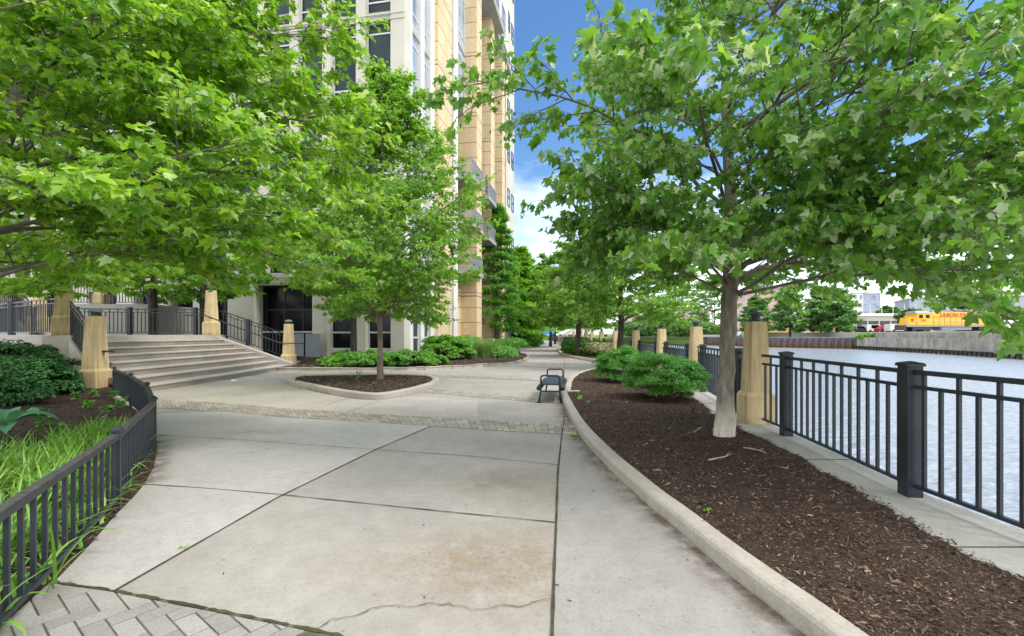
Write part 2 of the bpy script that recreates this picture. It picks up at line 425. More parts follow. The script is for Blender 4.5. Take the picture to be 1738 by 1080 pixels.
def leaves(name, P, Nn, D, S, tpl, mat, parent, **kw):
    tv, tf = LEAF[tpl]
    Z = norm(Nn); Yv = norm(D - (D * Z).sum(1, keepdims=True) * Z); X = np.cross(Yv, Z)
    S = S[:, None, None]
    rr = np.random.RandomState(len(P) % 9973)
    n_ = len(P); wob = rr.uniform(-0.2, 2.3, n_)[:, None, None]; asp = rr.uniform(0.72, 1.12, n_)[:, None, None]; tw = (rr.normal(0, 0.22, n_)[:, None, None] if tpl.startswith('maple') or tpl == 'oval' else 0.0)
    zz = tv[None, :, 2:3] * wob + tw * tv[None, :, 0:1] * tv[None, :, 1:2]
    v = P[:, None, :] + S * (tv[None, :, 0:1] * asp * X[:, None, :] + tv[None, :, 1:2] * Yv[:, None, :] + zz * Z[:, None, :])
    n, k = len(P), len(tv)
    f = (tf[None] + (np.arange(n) * k)[:, None, None]).reshape(-1, 3)
    return npobj(name, v.reshape(-1, 3), f, mat, parent, **kw)

def tree(label, base, trunk, prof, centre=None, seed=1, nprim=22, nsec=8, ntwig=5, nleaf=6, leaf=0.12, tpl='maple', mat='leaf_near',
         bark='bark', rise=0.35, extra=(), twig=0.3, droop=0.35, up=0.8, group=None, name='maple_tree', cat='tree', wood=2, drop=None, lay=0.35, z0=None, lenf=0.42, clump=1.0, nn=0.45):
    """trunk: [(x, y, z, r)] relative to base; prof: [(z, radius)] of the crown"""
    rs = np.random.RandomState(seed); rd = random.Random(seed)
    bx, by = base[0], base[1]; bz = base[2] if len(base) > 2 else 0.0
    root = empty(name, (bx, by, bz), label=label, cat=cat, group=group)
    tp = [Vector(t[:3]) for t in trunk]; tr = [t[3] for t in trunk]
    # finer wobbling trunk
    fp, fr = [], []
    for i in range(len(tp) - 1):
        for k in range(4):
            u = k / 4
            q = tp[i].lerp(tp[i + 1], u)
            if i or k: q += Vector((rd.uniform(-1, 1), rd.uniform(-1, 1), 0)) * tr[i] * 0.07
            fp.append(q); fr.append((tr[i] * (1 - u) + tr[i + 1] * u) * rd.uniform(0.96, 1.05))
    fp.append(tp[-1]); fr.append(tr[-1])
    w = MB(); w.tube(fp, fr, 14 if wood > 1 else 8)
    ztop = tp[-1].z
    def tc(z):
        for i in range(len(fp) - 1):
            if fp[i + 1].z >= z:
                u = (z - fp[i].z) / max(1e-5, fp[i + 1].z - fp[i].z)
                return fp[i].lerp(fp[i + 1], max(0, u)), fr[i] * (1 - u) + fr[i + 1] * u
        return fp[-1], fr[-1]
    zs = [p[0] for p in prof]; R = [p[1] for p in prof]
    cen = Vector(centre if centre else (0, 0))
    zb = z0 if z0 else zs[0]
    prims = []
    for k in range(nprim):
        u = (k + 0.5) / nprim
        ze = zs[0] + (zs[-1] - zs[0]) * (u ** 0.85) * 0.98
        r = np.interp(ze, zs, R) * rd.uniform(0.72, 1.06)
        A = k * 2.39996 + rd.uniform(-0.3, 0.3)
        e = Vector((cen.x + math.cos(A) * r, cen.y + math.sin(A) * r, ze + rd.uniform(-0.2, 0.2)))
        zst = max(zb * 0.92, min(ztop * 0.98, ze - rise * r - rd.uniform(0, .3)))
        prims.append((zst, e))
    nx = len(prims); prims += [(a, Vector(b)) for a, b in extra]
    segs = []   # (start, dir, len) leaf bearing twigs
    def curve(a, b, lift, n):
        m = a.lerp(b, 0.45) + Vector((0, 0, lift))
        out = []
        for i in range(n + 1):
            u = i / n
            q = a * (1 - u) ** 2 + m * 2 * u * (1 - u) + b * u * u
            if 0 < i < n: q += Vector((rd.uniform(-1, 1), rd.uniform(-1, 1), rd.uniform(-1, 1))) * (b - a).length * 0.018
            out.append(q)
        return out
    for pi_, (zst, e) in enumerate(prims):
        a, ra = tc(zst)
        L = (e - a).length
        pc = curve(a, e, (0.10 if pi_ < nx else 0.24) * L, 8)
        r0 = min(ra * 0.5, 0.006 + 0.005 * L)
        w.tube(pc, [r0 * (1 - 0.85 * i / 8) + 0.003 for i in range(9)], 7 if wood > 1 else 5)
        for j in range(nsec):
            u = 0.22 + 0.78 * (j + rd.random()) / nsec
            i = min(7, int(u * 8)); s0 = pc[i].lerp(pc[i + 1], u * 8 - i)
            t = (pc[i + 1] - pc[i]).normalized()
            sd = 1 if j % 2 else -1
            ang = sd * rd.uniform(0.5, 1.25) * (1.1 - 0.5 * u)
            d = Matrix.Rotation(ang, 3, 'Z') @ t
            d.z = d.z * 0.6 + rd.uniform(-lay, lay + 0.1); d.normalize()
            l2 = L * lenf * (1.15 - 0.75 * u) * rd.uniform(0.6, 1.15) + 0.15
            sc = curve(s0, s0 + d * l2, rd.uniform(-0.02, 0.08) * l2, 4)
            if wood: w.tube(sc, [(0.45 * r0 * (1 - 0.5 * u)) * (1 - 0.7 * i / 4) + 0.002 for i in range(5)], 4, False)
            nt_ = max(2, int(ntwig * (0.5 + l2 / (L * 0.35 + 0.2))))
            for q in range(nt_):
                uu = 0.15 + 0.85 * (q + rd.random()) / nt_
                ii = min(3, int(uu * 4)); p0 = sc[ii].lerp(sc[ii + 1], uu * 4 - ii)
                td = Matrix.Rotation((1 if q % 2 else -1) * rd.uniform(0.2, 1.1), 3, 'Z') @ d
                td.z = td.z * 0.5 + rd.uniform(-lay * 1.2, lay * 1.1); td.normalize()
                segs.append((p0, td, twig * rd.uniform(0.6, 1.3)))
        td = (pc[-1] - pc[-2]).normalized()
        for q in range(3): segs.append((pc[-1 - q], td, twig))
    P0 = np.array([s[0] for s in segs]); TD = np.array([s[1] for s in segs]); TL = np.array([s[2] for s in segs])
    if wood > 1:
        for p0, td, tl in segs: w.tube([p0, p0 + td * tl * 0.5 + Vector((0, 0, 0.02)), p0 + td * tl], [0.004, 0.003, 0.0015], 3, False)
    n = len(segs) * nleaf
    if wood > 1: print(len(segs))
    idx = np.repeat(np.arange(len(segs)), nleaf)
    uu = rs.uniform(0.15, 1.1, n)
    side = rs.normal(0, 1, (n, 3)) * np.array([1, 1, 0.45])
    side = norm(side)
    P = P0[idx] + TD[idx] * (TL[idx] * uu)[:, None] + side * (leaf * 0.45 * rs.uniform(0.2, 1.2, n))[:, None]
    out = P - np.array([cen.x, cen.y, (zs[0] + zs[-1]) / 2]); out = norm(out)
    Nn = np.array([0, 0, up]) + out * 0.35 + rs.normal(0, nn, (n, 3))
    D = TD[idx] * 0.7 + side * 0.9 + np.array([0, 0, -droop]) + rs.normal(0, 0.2, (n, 3))
    S = leaf * rs.uniform(0.6, 1.15, n) * np.repeat(rs.lognormal(0, 0.22, len(segs)), nleaf)
    keep = np.ones(n, bool)
    if drop is not None:
        keep &= ~drop(P + np.array([bx, by, bz]))
    if clump:
        q = np.array([mnoise.noise(Vector((float(a[0]) * 1.1 + seed, float(a[1]) * 1.1, float(a[2]) * 1.4))) for a in P0])
        keep &= (q[idx] > -0.28 * clump - 0.1 + 0 * uu) | (rs.random_sample(n) < 0.35)
    P, Nn, D, S = P[keep], Nn[keep], D[keep], S[keep]
    obj('trunk', w, bark, root, smooth=True)
    leaves('crown', P, Nn, D, S, tpl, mat, root)
    print(label[:40], 'leaves', len(P))
    return root

def blob_shrub(label, c, dims, n, leaf, mat, seed=1, tpl='oval', name='shrub', cat='shrub', group=None, stems=True, z=0.0, lobes=7, flat=0.2, shell=0.55):
    rs = np.random.RandomState(seed); rd = random.Random(seed)
    root = empty(name, (c[0], c[1], z), label=label, cat=cat, group=group)
    rx, ry, h = dims
    # a few overlapping lobes
    L = [(0, 0, h * 0.5, 0.72)]
    for k in range(lobes):
        A = 2 * PI * k / lobes + rd.uniform(-.3, .3)
        L.append((math.cos(A) * rx * 0.52, math.sin(A) * ry * 0.52, h * rd.uniform(0.35, 0.62), rd.uniform(0.40, 0.55)))
    i = rs.randint(0, len(L), n); L = np.array(L)[i]
    d = norm(rs.normal(0, 1, (n, 3)))
    r = rs.uniform(shell, 1.0, n) ** 0.6
    q = np.sin(d[:, 0] * 9 + L[:, 0] * 7) * np.cos(d[:, 1] * 8 + i) * 0.09 + 1
    rad = np.stack([L[:, 3] * rx, L[:, 3] * ry, L[:, 3] * h * 0.8], 1)
    P = L[:, :3] + d * rad * (r * q)[:, None]
    P[:, 2] = np.abs(P[:, 2]) * 1.0 + 0.02
    P[:, 2] = np.where(P[:, 2] > h * 1.05, h * 1.05, P[:, 2])
    Nn = d * 0.5 + np.array([0, 0, 0.7]) + rs.normal(0, 0.4, (n, 3))
    D = d + np.array([0, 0, flat]) + rs.normal(0, 0.45, (n, 3))
    S = leaf * rs.uniform(0.6, 1.2, n)
    leaves('foliage', P, Nn, D, S, tpl, mat, root)
    if stems:
        w = MB()
        for k in range(14):
            A = rd.uniform(0, 2 * PI); rr = rd.uniform(0.3, 0.75)
            e = Vector((math.cos(A) * rx * rr, math.sin(A) * ry * rr, h * rd.uniform(0.5, 0.8)))
            w.tube([(0.03 * math.cos(A), 0.03 * math.sin(A), 0), e * 0.4 + Vector((0, 0, -0.1 * h)), e], [0.016, 0.011, 0.004], 5)
        obj('stem', w, 'bark', root, smooth=True)
    return root

def blades(n, area, length, width, seed, spread=0.5, z=0.0, clumps=None, cr=0.12):
    """arching ribbon leaves; returns verts, quads"""
    rs = np.random.RandomState(seed)
    if clumps is not None:
        i = rs.randint(0, len(clumps), n); b = np.array(clumps)[i] + rs.normal(0, cr, (n, 2))
    else:
        b = area(rs, n)
    n = len(b)
    A = rs.uniform(0, 2 * PI, n); Ln = length * rs.uniform(0.55, 1.2, n); W = width * rs.uniform(0.7, 1.2, n)
    lean = rs.uniform(0.25, 1.0, n) * spread
    dx, dy = np.cos(A), np.sin(A)
    vs = []
    K = 6
    for k in range(K + 1):
        u = k / K
        th = 0.15 + lean * 2.3 * u          # angle from the vertical grows along the blade
        if k == 0: hx = np.zeros(n); hz = np.zeros(n)
        else:
            hx = hx + np.sin(th) * Ln / K; hz = hz + np.cos(th) * Ln / K
        wd = W * (1 - u ** 2.5) * 0.5 + 0.0005
        cx, cy = b[:, 0] + dx * hx, b[:, 1] + dy * hx
        zz = z + np.maximum(hz, 0.01)
        vs.append(np.stack([cx - dy * wd, cy + dx * wd, zz], 1)); vs.append(np.stack([cx + dy * wd, cy - dx * wd, zz], 1))
    V = np.stack(vs, 1)   # n, 2(K+1), 3
    f = np.array([(2 * k, 2 * k + 1, 2 * k + 3, 2 * k + 2) for k in range(K)])
    Fc = (f[None] + (np.arange(n) * 2 * (K + 1))[:, None, None]).reshape(-1, 4)
    return V.reshape(-1, 3), Fc


def clump_shrub(label, c, dims, n, leaf, mat, seed=1, nl=46, tpl='needle', name='yew_bush', group=None, z=0.0, lift=0.22, fat=1.0, **kw):
    """evergreen dome of many small tufts with dark gaps and bare stems below"""
    rs = np.random.RandomState(seed); rd = random.Random(seed)
    root = empty(name, (c[0], c[1], z), label=label, cat='bush', group=group)
    rx, ry, h = dims
    u = rs.uniform(0.0, 1.0, nl); A = np.arange(nl) * 2.39996 + rs.uniform(-.3, .3, nl)
    el = np.arcsin(u ** 0.9)
    rr = rs.uniform(.72, .98, nl)
    Cn = np.stack([np.cos(A) * np.cos(el) * rx * rr, np.sin(A) * np.cos(el) * ry * rr, lift * h + np.sin(el) * h * (.78 - lift) * rr], 1)
    cr = rs.uniform(.15, .30, nl) * (rx + ry) / 2 * fat
    i = rs.randint(0, nl, n); d = norm(rs.normal(0, 1, (n, 3))); d[:, 2] = np.where(d[:, 2] < -.2, -d[:, 2] * .5, d[:, 2])
    P = Cn[i] + d * (cr[i] * rs.uniform(.45, 1.0, n) ** .5)[:, None] * np.array([1, 1, .62])
    out = norm(Cn[i] * np.array([1, 1, .8]))
    D = d * .7 + out * .6 + np.array([0, 0, .45]) + rs.normal(0, .35, (n, 3))
    Nn = np.array([0, 0, .9]) + d * .5 + rs.normal(0, .35, (n, 3))
    leaves('foliage', P, Nn, D, leaf * rs.uniform(.6, 1.2, n), tpl, mat, root)
    w = MB()
    for k in range(0, nl, 2):
        e = Vector(Cn[k]); a0 = math.atan2(e.y, e.x)
        w.tube([(0.05 * math.cos(a0), 0.05 * math.sin(a0), 0), Vector((e.x * .35, e.y * .35, e.z * .3)), Vector((e.x * .8, e.y * .8, e.z * .8)), e], [0.018, 0.014, 0.008, 0.004], 5)
    obj('stem', w, 'bark', root, smooth=True)
    return root
SUN_E, SUN_A, SKY_SAT, SKY_VAL, CLOUD, EXPO = 1.5, 14, 1.2, 1.25, 12.5, 0.84
# ================================================================== the setting
S_ = dict(kind='structure')
FL = [(3.9, -4.0), (3.72, -1.0), (3.6, 1.7), (3.54, 4.19), (3.88, 6.67), (3.98, 7.7), (4.13, 8.6), (4.76, 11.7), (5.0, 12.8), (5.62, 17.7), (5.92, 22.5),
      (5.98, 27.2), (6.12, 32.2), (6.32, 37.2), (6.62, 42.2), (6.92, 47.2), (7.2, 52.2), (7.5, 57.2), (8.0, 70), (8.6, 90), (9.0, 118)]
# travel is away from the camera, so +offset is to the river side
out_edge = offset(FL, 0.16); in_edge = offset(FL, -0.95)
obj('ground', MB().prism([(-400, -60), (3.3, -60)] + [(x - 0.3, y) for x, y in FL] + [(9, 119), (-60, 140), (-400, 200)], 0, -0.04, True), 'soil', **S_)
obj('quay_edge', MB().prism(in_edge + out_edge[::-1], -2.2, 0.02), 'quay', **S_)
m = MB()
for t in (1.0, 3.15, 5.3, 9.6, 14.5, 19.5):      # joints across the strip
    for i in range(len(FL) - 1):
        if FL[i][1] <= t < FL[i + 1][1]:
            u = (t - FL[i][1]) / (FL[i + 1][1] - FL[i][1])
            a = [in_edge[i][k] * (1 - u) + in_edge[i + 1][k] * u for k in (0, 1)]; b = [out_edge[i][k] * (1 - u) + out_edge[i + 1][k] * u for k in (0, 1)]
            m.b2(a[0], b[0], a[1] - 0.006, a[1] + 0.006, 0.0205, 0.0235)
obj('quay_joint', m, 'joint', **S_)

# path: one sheet, with greyer slabs laid on it and its joints
obj('path', MB().prism([(-12, -4), (3.5, -4)] + [(x - 0.4, y) for x, y in FL] + [(-12, 118)], 0, 0, True), 'path', **S_)
left_edge = GS([(0, 1069), (35, 1038), (88, 990), (151, 925), (190, 879), (225, 844), (243, 823), (259, 795), (266, 763), (263, 735)]) + [(-5.6, 7.35), (-7.35, 9.15), (-9.3, 10.9)]
left_edge = [(-2.1, -1.0), (-2.35, 1.4)] + left_edge
band1_lo = GS([(262, 693), (380, 699), (480, 709), (610, 716), (731, 724), (850, 732), (956, 738), (980, 739)])
band1_hi = GS([(262, 678), (380, 684), (480, 693), (620, 702), (767, 711), (860, 716), (956, 721), (976, 722)])
diag = GS([(731, 724), (637, 764), (470, 846), (193, 1005)])
obj('path_slab_grey', MB().prism(left_edge[4:12] + [(-6.6, 8.6)] + band1_lo[1:5] + diag[1:], 0, 0.004, True), 'path_grey', **S_)
joint_r = GS([(957, 716), (953, 745), (947, 800), (944, 890), (941, 960), (937, 1080)]) + [(0.16, 1.0), (0.2, -3)]
foot = [(1.9, -3.5), (1.62, 0.5), (1.5, 1.6), (1.41, 2.28), (1.345, 2.60), (1.276, 3.01), (1.21, 3.6), (1.147, 3.97), (1.09, 4.55), (1.02, 5.3), (0.965, 6.5), (0.965, 7.6), (1.02, 8.9), (1.10, 10.6)]
obj('path_slab_side', MB().prism(joint_r + foot[:12] + [(1.2, 7.6)][:0], 0, 0.004, True), 'path_side', **S_)
# apron in front of the stairs
obj('path_slab_apron', MB().prism([(-9.3, 10.9), (-7.5, 10.1)] + band1_hi[1:5] + [(-0.6, 8.35), (-0.75, 10.3), (-2.4, 11.1), (-3.0, 10.4), (-4.6, 11.5), (-6.5, 13.6), (-7.6, 15.2), (-9.4, 16.5)], 0, 0.004, True), 'path_far', **S_)

def strip(mb, pts, w, z=0.0075, jit=0.25, step=0.12):
    q = resample(pts, step); n = len(q); L, Rr = [], []
    for i in range(n):
        t = (q[min(i + 1, n - 1)] - q[max(i - 1, 0)]).normalized(); ww = w * 0.5 * random.uniform(1 - jit, 1 + jit)
        L.append((q[i].x - t.y * ww, q[i].y + t.x * ww, z)); Rr.append((q[i].x + t.y * ww, q[i].y - t.x * ww, z))
    o = len(mb.v); mb.v += L + Rr
    for i in range(n - 1): mb.f.append((o + n + i, o + n + i + 1, o + i + 1, o + i))
jm = MB()
strip(jm, diag, 0.014, jit=0.4)
strip(jm, joint_r, 0.018, jit=0.25)
strip(jm, GS([(266, 739), (430, 749), (637, 764), (800, 775), (947, 790)]), 0.009, jit=0.5)
strip(jm, GS([(243, 823), (340, 829), (470, 840), (500, 843), (750, 869), (944, 888)]), 0.011, jit=0.5)
strip(jm, GS([(953, 745), (985, 748)]), 0.008)
strip(jm, GS([(555, 688), (600, 672)]), 0.012)
strip(jm, GS([(645, 680), (560, 712)]), 0.010)
strip(jm, GS([(957, 716), (958, 690), (957, 655), (958, 625), (958, 608)]), 0.014)
strip(jm, GS([(1590/3.342+480, 690), (1590/3.342+480, 655)]), 0.008)
strip(jm, GS([(660, 640), (664, 630)]), 0.012)
strip(jm, GS([(780, 690), (852, 668)]), 0.006)
obj('path_joint', jm, 'joint', **S_)
cr = MB()
crk = [(538, 1071), (560, 1056), (610, 1046), (630, 1035), (675, 1029), (700, 1033), (730, 1026), (770, 1029), (800, 1037), (820, 1037), (845, 1030), (880, 1032), (905, 1024), (936, 1018)]
cp = resample(GS(crk), 0.035); cp = [(p.x + random.gauss(0, .004), p.y + random.gauss(0, .006)) for p in cp]
strip(cr, cp, 0.005, 0.009, 0.6, 0.04)
obj('path_crack', cr, 'joint', **S_)
edge_pts = GS([(88, 990), (193, 1005), (345, 1034), (460, 1057), (570, 1080)]) + [(-0.1, 1.85), (0.2, 1.72)]
ms = MB(); strip(ms, edge_pts, 0.019, 0.010, 0.7, 0.03)
obj('joint_moss', ms, 'moss', **S_)

# slanting pavers at the bottom of the photograph
M['sandjoint'] = rough_mat('sand_joint', (0.06, 0.055, 0.04), (0.15, 0.14, 0.10), 7, 60, 1.0)
pv = MB(); e0, e1 = edge_pts[1], edge_pts[4]
dirA = Vector((e1[0] - e0[0], e1[1] - e0[1])).normalized()
ang = math.atan2(dirA.y, dirA.x)
u_ = Vector((math.cos(ang + math.radians(68)), math.sin(ang + math.radians(68)))); w_ = Vector((u_.y, -u_.x))
PL = 0.20
cells = []
for i in range(-16, 30):
    for j in range(-16, 12):
        # herringbone of 2 x 1 stones
        if (i - j) % 4 == 0: cells.append((i, j, 2, 1))
        if (i - j) % 4 == 3: cells.append((i, j - 0, 1, 2))
s = 0.1
og = Vector(e0)
for i, j, a, b in cells:
    g = 0.0042
    x0, x1, y0, y1 = i * s + g, (i + a) * s - g, j * s + g, (j + b) * s - g
    P = [og + u_ * p + w_ * q for p, q in ((x0, y0), (x1, y0), (x1, y1), (x0, y1))]
    P = [(p.x, p.y) for p in P]
    if sum(P[k][0] * P[(k + 1) % 4][1] - P[(k + 1) % 4][0] * P[k][1] for k in range(4)) < 0: P = P[::-1]
    if max(p[1] for p in P) > 3.1 or max(p[0] for p in P) > 1.3 or min(p[1] for p in P) < -0.5: continue
    off = 0.014
    for (a0, b0) in ((edge_pts[0], edge_pts[1]), (edge_pts[1], edge_pts[4]), (edge_pts[4], edge_pts[6])):
        t = Vector((b0[0] - a0[0], b0[1] - a0[1])).normalized(); nrm = Vector((t.y, -t.x)) * off
        P = clip(P, (b0[0] + nrm.x, b0[1] + nrm.y), (a0[0] + nrm.x, a0[1] + nrm.y))
        if len(P) < 3: break
    if len(P) < 3: continue
    P = clip(P, (-2.72, 2.76), (-2.1, -1.0)) if False else P
    cx_, cy_ = sum(p[0] for p in P) / len(P), sum(p[1] for p in P) / len(P)
    h = 0.0085 + random.uniform(0, 0.0015)
    ins = [(cx_ + (p[0] - cx_) * 0.97, cy_ + (p[1] - cy_) * 0.97) for p in P]
    pv.loft([[(p[0], p[1], 0.004) for p in P], [(p[0], p[1], h - 0.002) for p in P], [(p[0], p[1], h) for p in ins]])
obj('path_paver_field', pv, 'paver', **S_)
pb = [e for e in edge_pts]
obj('paver_bedding', MB().prism([pb[0], pb[1], pb[4], pb[6], (1.0, 1.2), (1.0, -1.0), (-2.2, -1.0), (-2.4, 1.6)], 0, 0.0045, True), 'sandjoint', **S_)

M['curbdirt'] = None
def dirt_mat():
    m, nt, b = new_mat('brown_dirt_stain')
    v = pos(nt)
    b.inputs['Base Color'].default_value = (0.15, 0.10, 0.065, 1); b.inputs['Roughness'].default_value = 1.0
    uvx = nt.nodes.new('ShaderNodeAttribute'); uvx.attribute_name = 'edge'
    f = mth(nt, 'MULTIPLY', ramp(nt, noise(nt, v, 5, 8, .75), [(0.38, (0, 0, 0)), (0.62, (1, 1, 1))]), mth(nt, 'POWER', uvx.outputs['Fac'], 1.6))
    tb = nt.nodes.new('ShaderNodeBsdfTransparent'); mx = nt.nodes.new('ShaderNodeMixShader')
    nt.links.new(mth(nt, 'MULTIPLY', f, 0.85, True), mx.inputs[0]); nt.links.new(tb.outputs[0], mx.inputs[1]); nt.links.new(b.outputs[0], mx.inputs[2])
    nt.links.new(mx.outputs[0], nt.nodes['Material Output'].inputs['Surface'])
    return m
M['curbdirt'] = dirt_mat()
def dirt_band(pts, w, side=-1):
    q = [(p.x, p.y) for p in resample(pts, .1)]; o = offset(q, side * w); n = len(q)
    d = MB(); d.v = [(x, y, 0.0062) for x, y in q] + [(x, y, 0.0062) for x, y in o]
    d.f = [(i, i + 1, n + i + 1, n + i) if side > 0 else (n + i, n + i + 1, i + 1, i) for i in range(n - 1)]
    ob = obj('path_dirt_stain', d, 'curbdirt', **S_)
    at_ = ob.data.attributes.new('edge', 'FLOAT', 'POINT')
    at_.data.foreach_set('value', [1.0] * n + [0.0] * n)
dirt_band(smooth_line(foot, 2), 0.30)
dirt_band(GS([(243, 823), (259, 795), (266, 763), (263, 740)]), 0.25, 1)

def band(name, lo, hi, rows, cell=0.2, z=0.006, mat='brick'):
    lo, hi = resample(lo, 0.2), resample(hi, 0.2)
    def at(L, u):
        k = u * (len(L) - 1); i = min(int(k), len(L) - 2); return L[i].lerp(L[i + 1], k - i)
    length = sum((b - a).length for a, b in zip(lo, lo[1:]))
    n = max(2, int(length / cell)); mb = MB()
    def quad(u0, u1, v0, v1):
        gu, gv = 0.045, 0.045
        uu = (u0 + gu * 0.5 / 1, u1 - gu * 0.5); vv = (v0 + gv * 0.5, v1 - gv * 0.5)
        P = []
        for a, b in ((uu[0], vv[0]), (uu[1], vv[0]), (uu[1], vv[1]), (uu[0], vv[1])):
            p = at(lo, min(1, max(0, a / n))).lerp(at(hi, min(1, max(0, a / n))), b / rows); P.append((p.x, p.y))
        h = z + random.uniform(0, 0.002)
        mb.loft([[(p[0], p[1], 0.003) for p in P], [(p[0], p[1], h) for p in P]])
    for i in range(n):
        for j in range(rows):
            if (i + j) % 2: quad(i, i + .5, j, j + 1); quad(i + .5, i + 1, j, j + 1)
            else: quad(i, i + 1, j, j + .5); quad(i, i + 1, j + .5, j + 1)
    obj(name, mb, mat, **S_)
    obj(name + '_bedding', MB().prism([(p.x, p.y) for p in lo] + [(p.x, p.y) for p in hi[::-1]], 0, 0.0052, True), 'bandjoint', **S_)
M['bandjoint'] = rough_mat('band_sand', (0.07, 0.06, 0.045), (0.13, 0.11, 0.085), 9, 60, 1.0)
band('path_brick_band', band1_lo, band1_hi, 4)
band('path_brick_band', GS([(716, 665.5), (800, 674), (914, 683), (962, 686)]), GS([(734, 660), (800, 667), (914, 676), (963, 679)]), 3)
band('path_brick_band', GS([(640, 637.5), (700, 638.5), (800, 642), (914, 646.8), (958, 649)]), GS([(655, 635), (728, 634.6), (800, 638.6), (914, 643.6), (960, 645)]), 3)
band('path_brick_band', GS([(880, 622.3), (930, 624.5), (1000, 627)]), GS([(882, 620.8), (930, 622.6), (1010, 625)]), 3)
band('path_brick_band', GS([(903, 610), (950, 612.4), (985, 613.4)]), GS([(903, 609), (950, 611.2), (980, 612)]), 3)

# ------------------------------------------------------------------ curbs
def curb(name, pts, w=0.16, h=0.125, closed=False, mat='curb', z0=-0.02, it=2, **kw):
    pts = smooth_line(pts, it, closed)
    prof = [(0, z0), (0, h - 0.03), (0.012, h - 0.01), (0.03, h), (w - 0.03, h), (w - 0.01, h - 0.012), (w, h - 0.03), (w, z0)]
    return obj(name, sweep(MB(), pts, prof, closed), mat, **(kw or S_)), pts
c1, foot_s = curb('curb', foot + [(1.13, 11.0)])
obj('curb_return', MB().prism([(1.15, 11.05), (1.62, 11.15), (1.60, 11.30), (1.15, 11.22)], -0.02, 0.118), 'curb', **S_)
up_pts = GS([(958.6, 669), (960.5, 657), (966, 646), (980, 637), (1004, 630), (1030, 627)])
up_pts = [(1.24, 11.25)] + up_pts[1:] + [(4.4, 19.9), (5.3, 20.0)]
curb('curb', up_pts)
inner1 = offset(foot_s, 0.1)
strip_line = [(3.05, -3.5), (3.1, -1), (3.02, 1.5), (3.02, 2.86), (3.05, 3.2), (3.13, 3.76), (3.28, 4.4), (3.27, 4.94), (3.36, 5.4), (3.48, 6.25), (3.58, 7.5), (3.72, 8.6), (4.2, 11), (4.55, 12.8), (5.1, 16.5), (5.3, 19.9)]
bed_r = inner1 + offset(up_pts[1:], 0.1) + strip_line[::-1]
vnoise = np.vectorize(lambda x, y, s: mnoise.noise(Vector((x * s, y * s, 0.3))))
def seg_dist(line, x, y):
    d = np.full(x.shape, 1e9)
    for (x0, y0), (x1, y1) in zip(line, line[1:]):
        dx, dy = x1 - x0, y1 - y0; L2 = dx * dx + dy * dy
        t = np.clip(((x - x0) * dx + (y - y0) * dy) / L2, 0, 1)
        d = np.minimum(d, np.hypot(x - x0 - t * dx, y - y0 - t * dy))
    return d
def bed(name, poly, step, zfun, mat='soil', **kw):
    xs = [p[0] for p in poly]; ys = [p[1] for p in poly]
    X, Y = np.meshgrid(np.arange(min(xs) - step, max(xs) + step, step), np.arange(min(ys) - step, max(ys) + step, step))
    Z = zfun(X, Y); ny, nx = X.shape
    cx_, cy_ = X[:-1, :-1] + step / 2, Y[:-1, :-1] + step / 2
    k = inside(poly, cx_, cy_)
    idx = np.arange(nx * ny).reshape(ny, nx)
    q = np.stack([idx[:-1, :-1], idx[:-1, 1:], idx[1:, 1:], idx[1:, :-1]], -1)[k]
    used = np.unique(q); mp = np.zeros(nx * ny, int); mp[used] = np.arange(len(used))
    V = np.stack([X.ravel(), Y.ravel(), Z.ravel()], 1)[used]
    return npobj(name, V, mp[q], mat, smooth=True, **(kw or S_))
trunk_xy = (2.71, 6.0)
def z_right(x, y):
    d = seg_dist(strip_line, x, y); d = np.where(x > np.interp(y, [p[1] for p in strip_line], [p[0] for p in strip_line]), -d, d)
    z = 0.012 + np.minimum(0.085, d * 0.16) + 0.014 * vnoise(x, y, 1.7) + 0.008 * vnoise(x, y, 7.0) + 0.006 * vnoise(x, y, 21.0)
    return z + 0.07 * np.exp(-((x - trunk_xy[0]) ** 2 + (y - trunk_xy[1]) ** 2) / 0.16)
bed_r2 = inner1 + offset(up_pts[1:], 0.1) + [(x + .12, y) for x, y in strip_line[::-1]]
bed('planting_bed', bed_r2, 0.05, z_right)
LEAF['chip'] = (np.array([(-0.13, 0, 0), (0.13, 0.05, 0), (0.10, 1, 0), (-0.08, 0.95, 0), (0, 0.5, 0.10)]), np.array([(0, 1, 4), (1, 2, 4), (2, 3, 4), (3, 0, 4)]))
def chips(name, poly, zfun, n, ymin, ymax, label, seed=3, size=0.04, power=1.6, **kw):
    rs = np.random.RandomState(seed)
    xs = [p[0] for p in poly]; u = rs.random_sample(n * 4)
    y = ymin + (ymax - ymin) * u ** power; x = rs.uniform(min(xs), max(xs), n * 4)
    k = inside(poly, x, y); x, y = x[k][:n], y[k][:n]; n = len(x)
    P = np.stack([x, y, zfun(x, y) + rs.uniform(0.0, 0.008, n)], 1)
    Nn = np.array([0, 0, 1.0]) + rs.normal(0, 0.38, (n, 3)); A = rs.uniform(0, 2 * PI, n)
    D = np.stack([np.cos(A), np.sin(A), rs.normal(0, 0.15, n)], 1)
    S = size * rs.lognormal(-0.25, 0.5, n)
    return leaves(name, P, Nn, D, S, 'chip', 'chip', None, label=label, kind='stuff', **kw)
chips('bark_mulch', bed_r, z_right, 190000, 0.9, 19.5, 'dark brown bark mulch chips covering the long bed beside the river railing', size=0.019)

